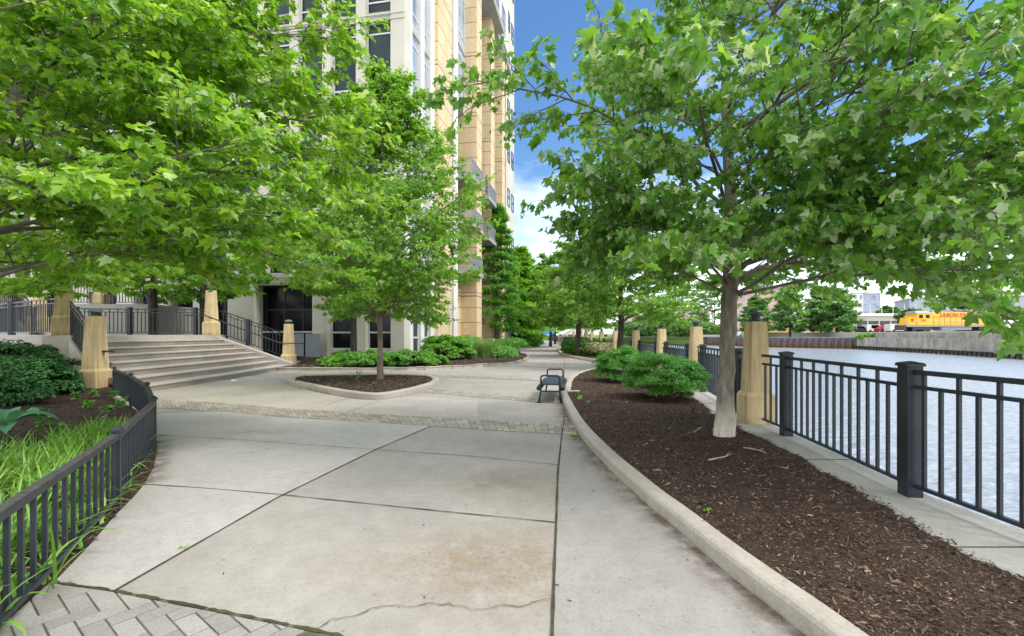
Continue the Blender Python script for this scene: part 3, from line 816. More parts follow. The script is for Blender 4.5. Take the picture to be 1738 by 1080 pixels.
# small-tree island, island further on, bed in front of the building
isl = GS([(489, 654), (520, 661), (555, 669), (590, 675.5), (620, 679.3), (648, 679.4), (676, 675), (705, 668.5), (734, 660), (744, 654), (744, 648), (728, 643.5), (690, 641.5), (640, 641), (560, 642.5), (513, 644), (490, 648)])
isl = [isl[0]] + isl[1:]
isl_r = isl[::-1]        # travel so that +offset points inward
def area(p): return sum(p[i][0] * p[(i + 1) % len(p)][1] - p[(i + 1) % len(p)][0] * p[i][1] for i in range(len(p)))
if area(isl_r) > 0: isl_r = isl_r[::-1]      # clockwise: right of travel is inside
_, isl_s = curb('curb', isl_r, 0.18, 0.15, True)
isl_in = offset(isl_s, 0.1, True)
zi = lambda x, y: 0.11 + 0.02 * vnoise(x, y, 1.5) + 0.008 * vnoise(x, y, 6.0)
bed('planting_bed', isl_in, 0.08, zi)
chips('bark_mulch', isl_in, zi, 9000, 10.2, 16, 'brown bark mulch inside the curbed island around the slim tree', 5, 0.045, 1.0)
isl2 = [(5.5, 25.2), (4.9, 25.0), (4.15, 25.2), (3.85, 27.3), (3.55, 30), (3.45, 33.6), (3.75, 38), (4.2, 44), (5.2, 50), (6.7, 52)]
_, isl2_s = curb('curb', isl2, 0.2, 0.15)
b2 = offset(isl2_s, 0.12) + [(6.6, 50), (6.2, 42), (5.9, 37), (5.7, 32), (5.55, 27)]
z2 = lambda x, y: 0.10 + 0.03 * vnoise(x, y, 0.8)
bed('planting_bed', b2, 0.25, z2)
chips('bark_mulch', b2, z2, 5000, 25.2, 40, 'brown bark mulch in the farther curbed bed by the river pillars', 6, 0.06, 1.0)
front = [(-9.4, 18.75), (-8.6, 18.7), (-7.2, 18.6), (-4.9, 18.7), (-3.75, 18.9), (-2.58, 19.7), (-1.58, 20.7), (-.43, 21.8), (.38, 23.2), (.85, 25.6), (1.02, 28.6), (0.85, 32), (.45, 36), (.2, 40), (.15, 44), (.75, 49.5), (1.75, 53.5), (3.0, 57), (3.9, 62), (4.1, 68), (3.6, 76), (2.2, 83), (-2, 86)]
fs = smooth_line(front, 2)
m = MB(); rs_ = resample(fs, 0.08); i = 0
rd = random.Random(4)
while i < len(rs_) - 8:
    ln = rd.randint(4, 9); seg = [(p.x, p.y) for p in rs_[i:i + ln + 1]]; o = rd.uniform(-0.02, 0.02); h = rd.uniform(0.12, 0.155)
    seg[0] = (seg[0][0] * .9 + seg[1][0] * .1, seg[0][1] * .9 + seg[1][1] * .1)
    sweep(m, seg, [(o, -0.02), (o - 0.01, h * 0.6), (o + 0.02, h), (-0.20 + o, h + rd.uniform(-.01, .01)), (-0.24, h * 0.6), (-0.24, -0.02)])
    i += ln
obj('stone_edging', m, 'limestone_edge', bevel=0.008, **S_)
fb_in = offset(fs, -0.15)
front_bed = fb_in + [(-12, 86), (-12, 27), (-9.7, 21.5), (-9.4, 19)]
zf_ = lambda x, y: 0.09 + 0.03 * vnoise(x, y, 0.7) + np.clip((y - 19.5) * 0.02, 0, 0.12)
bed('planting_bed', front_bed, 0.3, zf_)
chips('bark_mulch', front_bed, zf_, 14000, 18.6, 36, 'dark bark mulch in the stone edged bed before the building', 7, 0.06, 1.3)
left_bed = left_edge[:-3] + [(-5.47, 7.35), (-7.22, 9.12), (-9.15, 10.85), (-9.3, 11.5), (-10.9, 12.7), (-13.6, 14.3), (-17.6, 16.6), (-26, 21), (-26, -3), (-3, -3)]
def z_left(x, y):
    d = seg_dist(left_edge, x, y); d = np.where(x > np.interp(y, [p[1] for p in left_edge], [p[0] for p in left_edge]), -d, d)
    return 0.007 + np.where(d < 0.06, d * 0.3, 0.018 + np.minimum(0.10, (d - .06) * 0.05)) + (0.02 * vnoise(x, y, 1.2) + 0.01 * vnoise(x, y, 6.0)) * np.clip(d * 2, 0, 1)
bed('planting_bed', [(x + .12, y) for x, y in left_edge[:-3]] + left_bed[len(left_edge) - 3:], 0.06, z_left)
chips('bark_mulch', left_bed, z_left, 30000, 1.2, 12.5, 'reddish brown wood mulch between the day lilies and dark shrubs', 8, 0.045, 1.2)

le_ = left_edge[:-3] + [(-5.47, 7.35)]
near_strip = le_ + [(x - .55, y) for x, y in le_[::-1]]
chips('bark_mulch', near_strip, z_left, 16000, 1.2, 7.4, 'wood mulch chips in the narrow strip between low fence and path', 18, 0.026, 1.4)
# ------------------------------------------------------------------ pillars
def pillar_parts(root, sc=1.0, notch=0.045, base_notch=False, dome=False, mat='pillar'):
    def ring(a, n, z):
        return [(x, y, z) for x, y in ((-a + n, -a), (a - n, -a), (a - n, -a + n), (a, -a + n), (a, a - n), (a - n, a - n), (a - n, a), (-a + n, a), (-a + n, a - n), (-a, a - n), (-a, -a + n), (-a + n, -a + n))]
    k = sc; w_ = 1.55 if dome else 1.0
    bn = notch if base_notch else 0.012
    b = MB().loft([ring(.225 * k, bn, 0), ring(.225 * k, bn, .44 * k), ring(.19 * k, bn, .50 * k)])
    obj('pillar_base', b, mat, root, bevel=0.006)
    s = MB().loft([ring(.187 * k, notch, .498 * k), ring(.14 * k, notch * 0.9, 1.64 * k)])
    obj('pillar_shaft', s, mat, root, bevel=0.005)
    lb = MB().lathe((0, 0, 1.64 * k), [(.09 * w_, 0), (.09 * w_, .015), (.07 * w_, .02), (.07 * w_, .10), (.08 * w_, .105)], 14)
    obj('lamp_body', lb, 'lampcap', root)
    if dome: lc = MB().lathe((0, 0, 1.64 * k), [(.155, .10), (.16, .12), (.145, .15), (.08, .185), (.01, .195)], 16)
    else: lc = MB().lathe((0, 0, 1.64 * k), [(.125, .10), (.13, .112), (.09, .135), (.03, .165), (.005, .17)], 12)
    obj('lamp_cap', lc, 'lampdome' if dome else 'lampcap', root, smooth=dome)
PC = [(3.98, 7.7), (5.0, 12.8), (5.62, 17.7), (5.92, 22.5), (5.98, 27.2), (6.12, 32.2), (6.32, 37.2), (6.62, 42.2), (6.92, 47.2), (7.2, 52.2), (7.5, 57.2)]
def fdir(i):
    a, b = PC[max(i - 1, 0)], PC[min(i + 1, len(PC) - 1)]
    return math.atan2(b[0] - a[0], b[1] - a[1])
nth = ['nearest', 'second', 'third', 'fourth', 'fifth', 'sixth', 'seventh', 'eighth', 'ninth', 'tenth', 'eleventh']
g_p = 'tan tapered pillars along the river railing'
p0 = empty('stone_pillar', (PC[0][0], PC[0][1], 0.02), -0.12, label='tan tapered stone pillar with black cap just right of the big maple trunk', cat='pillar', group=g_p)
pillar_parts(p0)
for i in range(1, len(PC)):
    dup(p0, (PC[i][0], PC[i][1], 0.02), -fdir(i), label='%s tan tapered pillar from the camera in the row along the river' % nth[i], group=g_p)
SP = [((-10.65, 12.05), 0, 0.0, 'tan notched pillar with grey dome lamp at the left foot of the steps'),
      ((-9.95, 21.0), 0, 0.0, 'tan notched pillar with dark lamp at the right foot of the steps'),
      ((-13.35, 14.05), 0, 1.43, 'tan pillar standing on the landing wall at the left head of the steps'),
      ((-12.95, 20.3), 0, 1.43, 'tan pillar with grey dome lamp at the right head of the steps'),
      ((-18.5, 18.4), 0, 1.58, 'tan pillar behind the landing railing at the far left'),
      ((-21.0, 24.1), 0, 2.99, 'tan pillar on the upper terrace behind the landing')]
q0 = None
for (x, y), rz, z, lab in SP:
    rot = math.radians(3)
    if q0 is None:
        q0 = empty('stone_pillar', (x, y, z), rot, label=lab, cat='pillar', group='notched tan pillars around the steps')
        pillar_parts(q0, 1.17, 0.05, True, True)
    else:
        r_ = rot
        if z > 1.4 and abs(x + 12.95) < .1: r_ = math.radians(-20)
        if z > 1.4 and abs(x + 13.35) < .1: r_ = math.radians(38)
        dup(q0, (x, y, z), r_, label=lab)

# ------------------------------------------------------------------ railings
def panel(root, a, b, z0a=0.02, z0b=None, top=1.10, mid=0.97, low=0.10, spacing=0.15, mat='iron', bw=0.026, alt=True, ends=0.07, rw=0.045):
    z0b = z0a if z0b is None else z0b
    a, b = Vector((a[0], a[1], z0a)), Vector((b[0], b[1], z0b)); t = (b - a); L = t.length; t.normalize()
    a2, b2_ = a + t * ends, b - t * ends
    m = MB(); Z = Vector((0, 0, 1))
    m.bar(a2 + Z * top, b2_ + Z * top, rw, 0.04)
    if mid: m.bar(a2 + Z * mid, b2_ + Z * mid, rw * 0.8, 0.03)
    m.bar(a2 + Z * low, b2_ + Z * low, rw * 0.8, 0.03)
    n = max(1, int((L - 2 * ends) / spacing))
    rz = math.atan2(t.y, t.x)
    for k in range(n):
        p = a2.lerp(b2_, (k + 0.5) / n); hi = top - 0.02 if (k % 2 == 0 or not alt or not mid) else mid - 0.015
        z0 = low + 0.016
        m.box((p.x, p.y, p.z + (z0 + hi) / 2), (bw, bw, hi - z0), rz)
    return obj('railing_panel', m, mat, root)
def post(root, p, z=0.02, h=1.15, w=0.13, rz=0.0, mat='iron'):
    m = MB().box((p[0], p[1], z + h / 2), (w, w, h), rz)
    obj('post', m, mat, root, bevel=0.004)
    k = w / 2
    c = MB()
    def sq(a, z_): return [(p[0] + x * math.cos(rz) - y * math.sin(rz), p[1] + x * math.sin(rz) + y * math.cos(rz), z_) for x, y in ((-a, -a), (a, -a), (a, a), (-a, a))]
    c.loft([sq(k + .012, z + h), sq(k + .012, z + h + .02), sq(k + .002, z + h + .03), sq(0.01, z + h + 0.045)])
    obj('post_cap', c, mat, root)
g_r = 'black iron railings between the river pillars'
def stretch(pts, lab, z=0.02):
    """pts: list of (x, y, is_post)"""
    r = empty('iron_railing', (pts[0][0], pts[0][1], 0), label=lab, cat='railing', group=g_r)
    o = Vector((pts[0][0], pts[0][1]))
    L = [(p[0] - o.x, p[1] - o.y, p[2]) for p in pts]
    for a, b in zip(L, L[1:]): panel(r, a, b, z, ends=0.065 if (a[2] and b[2]) else 0.02)
    for p in L:
        if p[2]: post(r, p, z, rz=-0.1)
stretch([(3.95, -4.6, 1), (3.76, -2.2, 1), (3.62, 1.72, 0)][:2] + [(3.64, 0.2, 1), (3.58, 1.75, 1), (3.54, 4.19, 1), (3.88, 6.67, 1), (3.955, 7.45, 0)], 'black iron railing closest to the camera, up to the nearest tan pillar')
def edgept(i, s, d):
    a = PC[i]; b = PC[i + s]; t = Vector((b[0] - a[0], b[1] - a[1])).normalized(); return (a[0] + t.x * d, a[1] + t.y * d)
for i in range(len(PC) - 1):
    a, b = edgept(i, 1, .22), edgept(i + 1, -1, .22); c, d = edgept(i, 1, .9), edgept(i + 1, -1, .9)
    if i == 0: c, d = (4.15, 8.6), (4.76, 11.75)
    mid_ = ((c[0] + d[0]) / 2, (c[1] + d[1]) / 2)
    pts = [(a[0], a[1], 0), (c[0], c[1], 1), (d[0], d[1], 1), (b[0], b[1], 0)]
    stretch(pts, 'black iron railing between the %s and %s river pillars from the camera' % (nth[i], nth[i + 1]))
r = [(7.5, 57.5), (8.0, 70), (8.6, 90), (8.9, 117.5)]
stretch([(p[0], p[1], 1) for p in r], 'distant black railing running on past the last river pillar')

# low fence of the left bed
LP = [(-1.55, 0.3), (-2.32, 2.05), (-3.27, 3.9), (-4.40, 5.79), (-5.83, 7.53), (-7.6, 9.4), (-9.45, 11.2)]
lf = empty('low_fence', (-3.27, 3.9, 0), label='low black iron fence with paler top rail curving round the lily bed', cat='fence')
loc = [(x + 3.27, y - 3.9) for x, y in LP]
for a, b in zip(loc, loc[1:]):
    panel(lf, a, b, 0.02, top=0.585, mid=None, low=0.09, spacing=0.135, bw=0.022, ends=0.03, rw=0.05)
    t = Vector((b[0] - a[0], b[1] - a[1], 0)).normalized() * 0.04
    obj('top_rail', MB().bar((a[0] + t.x, a[1] + t.y, 0.628), (b[0] - t.x, b[1] - t.y, 0.628), 0.055, 0.012), 'iron_pale', lf)
for i, p in enumerate(loc):
    rz = math.atan2(LP[min(i + 1, 6)][1] - LP[max(i - 1, 0)][1], LP[min(i + 1, 6)][0] - LP[max(i - 1, 0)][0])
    post(lf, p, 0.0, 0.65, 0.055, rz)

# ------------------------------------------------------------------ steps, landing and their rails
NS = 8
M['riser'] = concrete('riser_concrete', (0.24, 0.205, 0.175), (0.34, 0.30, 0.26))  # risers: grey-brown stain, plus shade contrast with the treads put into the colour
def PLk(k): u = k / 7; return (-9.1 - 3.4 * u, 11.45 + 2.35 * u)
def PRk(k): u = k / 7; return (-9.4 - 3.1 * u, 19.75 + 0.0 * u)
def mid(k):
    a, b = PLk(k), PRk(k); return ((a[0] + b[0]) / 2 + 0.12, (a[1] + b[1]) / 2)
steps = empty('staircase', (-9.5, 16, 0), label='wide flight of worn concrete steps rising to the left landing', cat='steps')
LX = lambda pts: [(x + 9.5, y - 16) for x, y in pts]
rise = 1.43 / NS
for k in range(NS - 1):
    a = [PLk(k), mid(k), PRk(k)]; b = [PLk(k + 1), mid(k + 1), PRk(k + 1)]
    b = [(x - 0.3, y) for x, y in b]
    z = rise * (k + 1)
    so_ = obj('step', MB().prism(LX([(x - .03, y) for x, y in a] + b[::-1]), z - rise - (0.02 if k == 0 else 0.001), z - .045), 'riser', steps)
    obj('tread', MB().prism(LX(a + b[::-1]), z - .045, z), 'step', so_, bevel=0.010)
def wedge(p, q, w, zp, zq, z0=-0.02):
    """sloping wall top from p (height zp) to q (height zq)"""
    t = Vector((q[0] - p[0], q[1] - p[1])).normalized(); n = Vector((-t.y, t.x)) * w / 2
    A = [(p[0] - n.x, p[1] - n.y), (p[0] + n.x, p[1] + n.y)]; B = [(q[0] - n.x, q[1] - n.y), (q[0] + n.x, q[1] + n.y)]
    vs = [(A[0][0], A[0][1], z0), (A[1][0], A[1][1], z0), (B[1][0], B[1][1], z0), (B[0][0], B[0][1], z0),
          (A[0][0], A[0][1], zp), (A[1][0], A[1][1], zp), (B[1][0], B[1][1], zq), (B[0][0], B[0][1], zq)]
    return MB().add(vs, [(3, 2, 1, 0), (4, 5, 6, 7), (0, 1, 5, 4), (1, 2, 6, 5), (2, 3, 7, 6), (3, 0, 4, 7)])
def lw(p): return (p[0] + 9.5, p[1] - 16)
obj('side_wall', wedge(lw((-12.55, 19.98)), lw((-9.55, 20.55)), 0.42, 1.40, 0.22), 'step', steps, bevel=0.01)
obj('side_wall', wedge(lw((-12.9, 14.0)), lw((-10.8, 12.55)), 0.42, 1.33, 0.30), 'step', steps, bevel=0.01)
land = [PLk(7), mid(7), PRk(7), (-12.6, 20.75), (-18.4, 19.9), (-22, 21.5), (-22, 19.1), (-17.4, 16.15), (-13.7, 13.75)]
obj('landing', MB().prism(land, -0.02, 1.43), 'step', label='raised concrete landing behind the steps with its retaining wall', cat='landing', bevel=0.01)
g_l = 'black railings round the landing'
def rail_thing(pts, z, lab, posts=None, hs=1.15, **kw):
    r = empty('iron_railing', (pts[0][0], pts[0][1], 0), label=lab, cat='railing', group=g_l)
    L = [(p[0] - pts[0][0], p[1] - pts[0][1]) for p in pts]
    for i, (a, b) in enumerate(zip(L, L[1:])): panel(r, a, b, z if not hasattr(z, '__len__') else z[i], z if not hasattr(z, '__len__') else z[i + 1], **kw)
    for i, p in enumerate(L):
        if posts is None or i in posts: post(r, p, z if not hasattr(z, '__len__') else z[i], hs, 0.14)
    return r
rail_thing([(-13.7, 14.2), (-15.4, 15.15), (-17.25, 16.25), (-19.3, 17.5), (-21.3, 18.7)], 1.43, 'black railing on the left landing wall above the dark shrubs', posts=(2, 4))
rail_thing([(-13.15, 20.45), (-13.7, 20.4), (-16.3, 20.1), (-18.3, 19.8)], 1.43, 'black railing along the back of the landing', posts=(1, 2, 3))
rail_thing([(-12.7, 20.5), (-11.6, 20.72), (-10.2, 21.0)], (1.40, 0.98, 0.40), 'sloping black railing on the right side wall of the steps', posts=(1,), hs=1.1)
rail_thing([(-13.1, 13.95), (-11.0, 12.5)], (1.35, 0.32), 'steep black railing on the left side wall of the steps', posts=(), mid=0.95)
def handrail(pts, lab, brackets=()):
    r = empty('handrail', pts[0], label=lab, cat='handrail', group='tubular handrails of the steps')
    o = Vector(pts[0]); q = [Vector(p) - o for p in pts]
    obj('rail_tube', MB().tube(q, 0.024, 8), 'iron', r, smooth=True)
    for p, d in brackets:
        p = Vector(p) - o
        obj('bracket', MB().tube([p, p + Vector((0, 0, -.07)), p + Vector(d) + Vector((0, 0, -.08))], 0.012, 6), 'iron', r, smooth=True)
handrail([(-13.65, 19.7, 2.25), (-12.85, 19.72, 2.25), (-9.85, 19.95, 1.10), (-9.3, 20.5, 1.05), (-9.2, 20.9, 1.05)], 'dark tubular handrail beside the right side wall of the steps', [((-12.7, 19.74, 2.2), (0, .25, 0)), ((-9.75, 20.1, 1.08), (0, .5, 0))])
handrail([(-10.15, 12.02, 1.02), (-10.7, 12.02, 1.02), (-10.95, 12.6, 1.05), (-13.0, 14.1, 2.25), (-13.6, 14.5, 2.25)], 'dark tubular handrail passing the left foot pillar', [((-10.4, 12.02, 1.02), (-.12, .12, 0))])
# upper terrace and a short flight seen at the far left
tr_ = empty('upper_terrace', (-19, 24, 0), label='pale upper terrace wall behind the landing with railing on top', cat='terrace')
obj('terrace_wall', MB().b2(-3.4, 0.7, -0.3, 3.2, -0.02, 2.98), 'quay', tr_)
def sub(root, fn): return fn
for a, b in (((-3.3, -0.1), (-1.2, -0.1)), ((-1.2, -0.1), (0.6, -0.1))): panel(tr_, a, b, 2.98)
for p in ((-1.2, -0.1), (0.6, -0.1)): post(tr_, p, 2.98)
fl = empty('staircase', (-19.3, 17.9, 1.43), label='narrow flight climbing left behind the landing railing with pale side wall', cat='steps')
obj('side_wall', wedge((0.75, 0.3), (-3.2, 1.6), 0.3, 0.15, 2.3, 0.0), 'quay', fl)
for k in range(9):
    x = 0.4 - 0.42 * k; y = 0.95 + 0.14 * k
    obj('step', MB().box((x, y, 0.1 + 0.1 * k), (0.5, 1.0, 0.2 + 0.2 * k), -0.3), 'step', fl)
panel(fl, (0.85, 0.25), (-3.1, 1.55), 0.1, 2.2, spacing=0.13)
post(fl, (0.9, 0.25), 0.05, 1.0, 0.12)

# ------------------------------------------------------------------ bench
bn = empty('bench', (0.945, 10.9, 0), math.radians(-8.4), label='small black metal bench with tube arms standing on the path', cat='bench')
BW, BL = 0.42, 1.9
def arm(y):
    x = BW / 2
    pts = [(-x - .03, y, 0.0), (-x + .01, y, 0.22), (-x + .015, y, 0.50)]
    for k in range(1, 6):
        A = PI - PI / 2 * k / 5; pts.append((-x + .07 + 0.06 * math.cos(A), y, 0.52 + 0.06 * math.sin(A)))
    q = pts + [(-p[0], p[1], p[2]) for p in pts[::-1]]
    return MB().tube(q, 0.019, 8)
for y in (-BL / 2, BL / 2):
    obj('arm_frame', arm(y), 'iron', bn, smooth=True)
    m = MB(); m.bar((-BW / 2, y, 0.25), (BW / 2, y, 0.25), 0.03, 0.03)
    obj('stretcher', m, 'iron', bn)
    m = MB()
    for s_ in (-1, 1): m.box((s_ * (BW / 2 + .03), y, 0.012), (0.10, 0.06, 0.012))
    obj('foot_plate', m, 'iron', bn)
# seat: bent slatted sheet that rolls down at both long edges
prof = []
for k in range(21):
    u = -1 + 2 * k / 20
    x = u * (BW / 2 + 0.015); z = 0.40 + 0.012 * u * u - (0.0 if abs(u) < 0.8 else ((abs(u) - 0.8) / 0.2) ** 1.6 * 0.11)
    prof.append((x, z))
m = MB(); nslat = 10
for k in range(nslat):
    i0 = 2 * k; seg = prof[i0:i0 + 3]
    a, b = Vector((seg[0][0], 0, seg[0][1])), Vector((seg[-1][0], 0, seg[-1][1]))
    a2, b2_ = a.lerp(b, 0.07), a.lerp(b, 0.93)
    nn = (b - a).cross(Vector((0, 1, 0))).normalized() * 0.008
    ring = [a2 - nn, b2_ - nn, b2_ + nn, a2 + nn]
    m.loft([[(p.x, -BL / 2 + .03, p.z) for p in ring], [(p.x, BL / 2 - .03, p.z) for p in ring]])
for y in (-BL / 2 + .05, BL / 2 - .05): m.bar((-BW / 2 + .03, y, 0.385), (BW / 2 - .03, y, 0.385), 0.03, 0.02)
M['bench'] = rough_mat('blue_grey_metal', (0.035, 0.05, 0.065), (0.055, 0.075, 0.095), 6, 60, 0.45, 0.1, 0.002, 0.1)
obj('seat', m, 'bench', bn)
for s_ in (-1, 1):
    obj('side_roll', MB().tube([(s_ * (BW / 2 + .03), -BL / 2 + .03, .31), (s_ * (BW / 2 + .03), BL / 2 - .03, .31)], 0.055, 12), 'iron', bn, smooth=True)

# ------------------------------------------------------------------ small things on the ground
def twig_(a, b, r, lab, z=0.1):
    a = G(*a, z); b = G(*b, z); m = MB(); A = Vector((a[0], a[1], z)); B = Vector((b[0], b[1], z + 0.02))
    c = A.lerp(B, .5) + Vector((0.03, -0.04, 0.01))
    root = obj('fallen_twig', MB().tube([A, A.lerp(c, .5) + Vector((.01, .01, 0)), c, B], [r, r * .9, r * .7, r * .3], 6).tube([c, c + (B - A) * 0.25 + Vector((0.02, 0.06, 0.02))], [r * .5, r * .2], 5), 'twig', smooth=True, label=lab, cat='twig', group='fallen twigs on the mulch')
M['twig'] = rough_mat('dry_twig', (0.30, 0.24, 0.17), (0.45, 0.38, 0.29), 20, 90, 0.9)
twig_((1156, 741), (1192, 727), 0.013, 'pale dry forked twig lying on mulch left of the maple trunk')
twig_((1203, 781), (1242, 773), 0.010, 'short pale twig lying in front of the maple trunk', 0.13)
twig_((1262, 760), (1300, 772), 0.010, 'pale twig at the right foot of the maple trunk', 0.13)
twig_((1318, 793), (1336, 800), 0.007, 'thin twig on mulch near the concrete strip', 0.10)
h = G(1193, 856, 0.1)
sh = empty('sprinkler_head', (h[0], h[1], 0.095), label='small black sprinkler head poking out of the mulch by the curb', cat='sprinkler')
obj('cap', MB().lathe((0, 0, 0), [(.018, -.02), (.02, .018), (.028, .02), (.028, .035), (.02, .04)], 14), 'iron', sh)
def sprig(px, py, n, lab, z=0.1, size=0.045, mat='shrub', h_=0.05, cat='sprout', name='sprout'):
    x, y = G(px, py, z); rs = np.random.RandomState(int(px)); r = empty(name, (x, y, z), label=lab, cat=cat)
    A = rs.uniform(0, 2 * PI, n); P = np.stack([np.cos(A) * .012, np.sin(A) * .012, rs.uniform(0, h_, n)], 1)
    D = np.stack([np.cos(A), np.sin(A), rs.uniform(.1, .8, n)], 1); leaves('foliage', P, np.array([0, 0, 1.]) + rs.normal(0, .3, (n, 3)), D, size * rs.uniform(.6, 1.1, n), 'oval', mat, r)
sprig(1199, 871, 7, 'tiny green sprout in mulch beside the near curb', 0.1, 0.035)
sprig(975, 741, 12, 'green weed growing at the foot of the curb by the brick band', 0.008, 0.06, 'shrub', 0.03)
sprig(313, 929, 7, 'tiny green weed growing in the diagonal path joint', 0.006, 0.028, 'shrub', 0.02)
sprig(608, 646, 16, 'young green sapling sprout left of the slim tree in the island', 0.11, 0.12, 'shrub', 0.25)
sprig(982, 675, 7, 'fallen green leaves lying on the curb notch behind the bench', 0.125, 0.10, 'shrub', 0.01, 'leaves', 'fallen_leaves')
sprig(998, 683, 5, 'pale green fallen leaf on mulch beside the curb notch', 0.1, 0.09, 'shrub', 0.01, 'leaves', 'fallen_leaves')
lt = G(397, 648)
rg = random.Random(3); ring = lambda r_, z_: [(lt[0] + r_ * rg.uniform(.7, 1.2) * math.cos(a * PI / 4), lt[1] + r_ * rg.uniform(.7, 1.2) * math.sin(a * PI / 4), z_ + rg.uniform(0, .01)) for a in range(8)]
M['paper'] = flat_mat('white_paper', (0.75, 0.75, 0.73), 0.8)
obj('paper_scrap', MB().loft([ring(.08, 0.004), ring(.10, .02), ring(.05, .05)]), 'paper', label='crumpled white paper scrap lying before the lowest step', cat='litter')
# dark specks and leaf bits on the path
rs = np.random.RandomState(11); n = 260
x = rs.uniform(-4.5, 1.2, n); y = 1.5 + 8 * rs.random_sample(n) ** 1.3
P = np.stack([x, y, np.full(n, 0.0075)], 1); A = rs.uniform(0, 6.28, n)
leaves('path_debris', P, np.array([0, 0, 1.]) + rs.normal(0, .12, (n, 3)), np.stack([np.cos(A), np.sin(A), A * 0], 1), 0.014 * rs.lognormal(0, .45, n), 'chip', 'chip', None, label='specks of bark and dry leaf scattered over the concrete path', kind='stuff')
# ================================================================== main building
M['lime'] = rough_mat('pale_limestone', (0.46, 0.44, 0.375), (0.56, 0.54, 0.475), 0.5, 25, 0.85, 0.15, 0.003, 0.06, True)
M['lime_w'] = rough_mat('white_precast', (0.60, 0.59, 0.55), (0.70, 0.69, 0.65), 0.5, 25, 0.8, 0.15, 0.003, 0.05, True)
M['spandrel'] = rough_mat('spandrel_stone', (0.36, 0.345, 0.315), (0.44, 0.42, 0.385), 0.8, 25, 0.85, 0.15, 0.003, 0.08, True)
def tan_mat():
    m, nt, b = new_mat('tan_stone_panels')
    tcn = nt.nodes.new('ShaderNodeTexCoord').outputs['Object']
    sx = nt.nodes.new('ShaderNodeSeparateXYZ'); nt.links.new(tcn, sx.inputs[0])
    cx = nt.nodes.new('ShaderNodeCombineXYZ')
    nt.links.new(mth(nt, 'ADD', sx.outputs[0], sx.outputs[1]), cx.inputs[0]); nt.links.new(sx.outputs[2], cx.inputs[1])
    # courses: a joint every 1.19 m and a pair of joints every 4.75 m
    z = sx.outputs[2]
    fr = mth(nt, 'FRACT', mth(nt, 'DIVIDE', z, 1.1875)); j1 = mth(nt, 'LESS_THAN', fr, 0.045)
    fr2 = mth(nt, 'FRACT', mth(nt, 'DIVIDE', mth(nt, 'ADD', z, 0.3), 4.75)); j2 = mth(nt, 'LESS_THAN', fr2, 0.018)
    fx = mth(nt, 'FRACT', mth(nt, 'DIVIDE', mth(nt, 'ADD', sx.outputs[0], sx.outputs[1]), 0.62)); j3 = mth(nt, 'MULTIPLY', mth(nt, 'LESS_THAN', fx, 0.03), 0.5)
    j = mth(nt, 'MAXIMUM', mth(nt, 'MAXIMUM', j1, j2), j3)
    br = nt.nodes.new('ShaderNodeTexBrick'); nt.links.new(cx.outputs[0], br.inputs['Vector'])
    br.inputs['Color1'].default_value = (0.60, 0.45, 0.265, 1); br.inputs['Color2'].default_value = (0.70, 0.54, 0.33, 1); br.inputs['Mortar'].default_value = (0.6, 0.45, 0.27, 1)
    br.inputs['Scale'].default_value = 1.0; br.inputs['Brick Width'].default_value = 0.62; br.inputs['Row Height'].default_value = 1.1875; br.inputs['Mortar Size'].default_value = 0.0
    br.offset = 0.0
    col = mixc(nt, 1.0, br.outputs['Color'], ramp(nt, noise(nt, tcn, 3, 5), [(0.3, (0.9,) * 3), (0.7, (1.06,) * 3)]), 'MULTIPLY')
    col = mixc(nt, mth(nt, 'MULTIPLY', j, 0.85), col, (0.17, 0.105, 0.055))
    nt.links.new(col, b.inputs['Base Color']); b.inputs['Roughness'].default_value = 0.85
    bump(nt, b, mth(nt, 'SUBTRACT', 1.0, j), 0.5, 0.02)
    return m
M['tan'] = tan_mat()
def glass_mat(name, c, rough=0.06, spec=0.8):
    m, nt, b = new_mat(name)
    v = pos(nt, (1, 1, 1), True)
    nn = noise(nt, v, 0.35, 2)
    col = ramp(nt, nn, [(0.35, [x * 0.6 for x in c]), (0.65, [x * 1.4 for x in c])])
    nt.links.new(col, b.inputs['Base Color'])
    b.inputs['Roughness'].default_value = rough; b.inputs['Specular IOR Level'].default_value = spec
    b.inputs['IOR'].default_value = 1.52
    bump(nt, b, noise(nt, v, 0.9, 1), 0.05, 0.02)
    return m
M['glass'] = glass_mat('dark_window_glass', (0.018, 0.034, 0.038), 0.08, 0.2)
M['glass_dark'] = glass_mat('shaded_glass', (0.006, 0.007, 0.008), 0.15, 0.25)
M['glass_blue'] = glass_mat('side_window_glass', (0.26, 0.32, 0.42), 0.15, 0.6)
M['winframe'] = flat_mat('pale_window_frame', (0.55, 0.56, 0.56), 0.5)
M['darkframe'] = flat_mat('dark_window_frame', (0.05, 0.055, 0.06), 0.5)
M['soffit'] = rough_mat('grey_soffit', (0.30, 0.285, 0.255), (0.36, 0.345, 0.315), 1.2, 20, 0.9, 0.1, 0.003, 0.06, True)
M['balrail'] = flat_mat('grey_balcony_metal', (0.25, 0.28, 0.32), 0.5)
C0 = (-5.85, 25.6)
B = empty('apartment_tower', (C0[0], C0[1], 0.0), math.atan2(-0.18, 0.984), label='tall limestone and tan stone apartment tower left of the path', cat='building')
P0, PER, ZT = 4.75, 4.75, 42.75      # top of the ground storey, storey height, top
floors = [P0 + PER * i for i in range(8)]
# --- core walls, set back so trim stands proud of them
wl = MB()
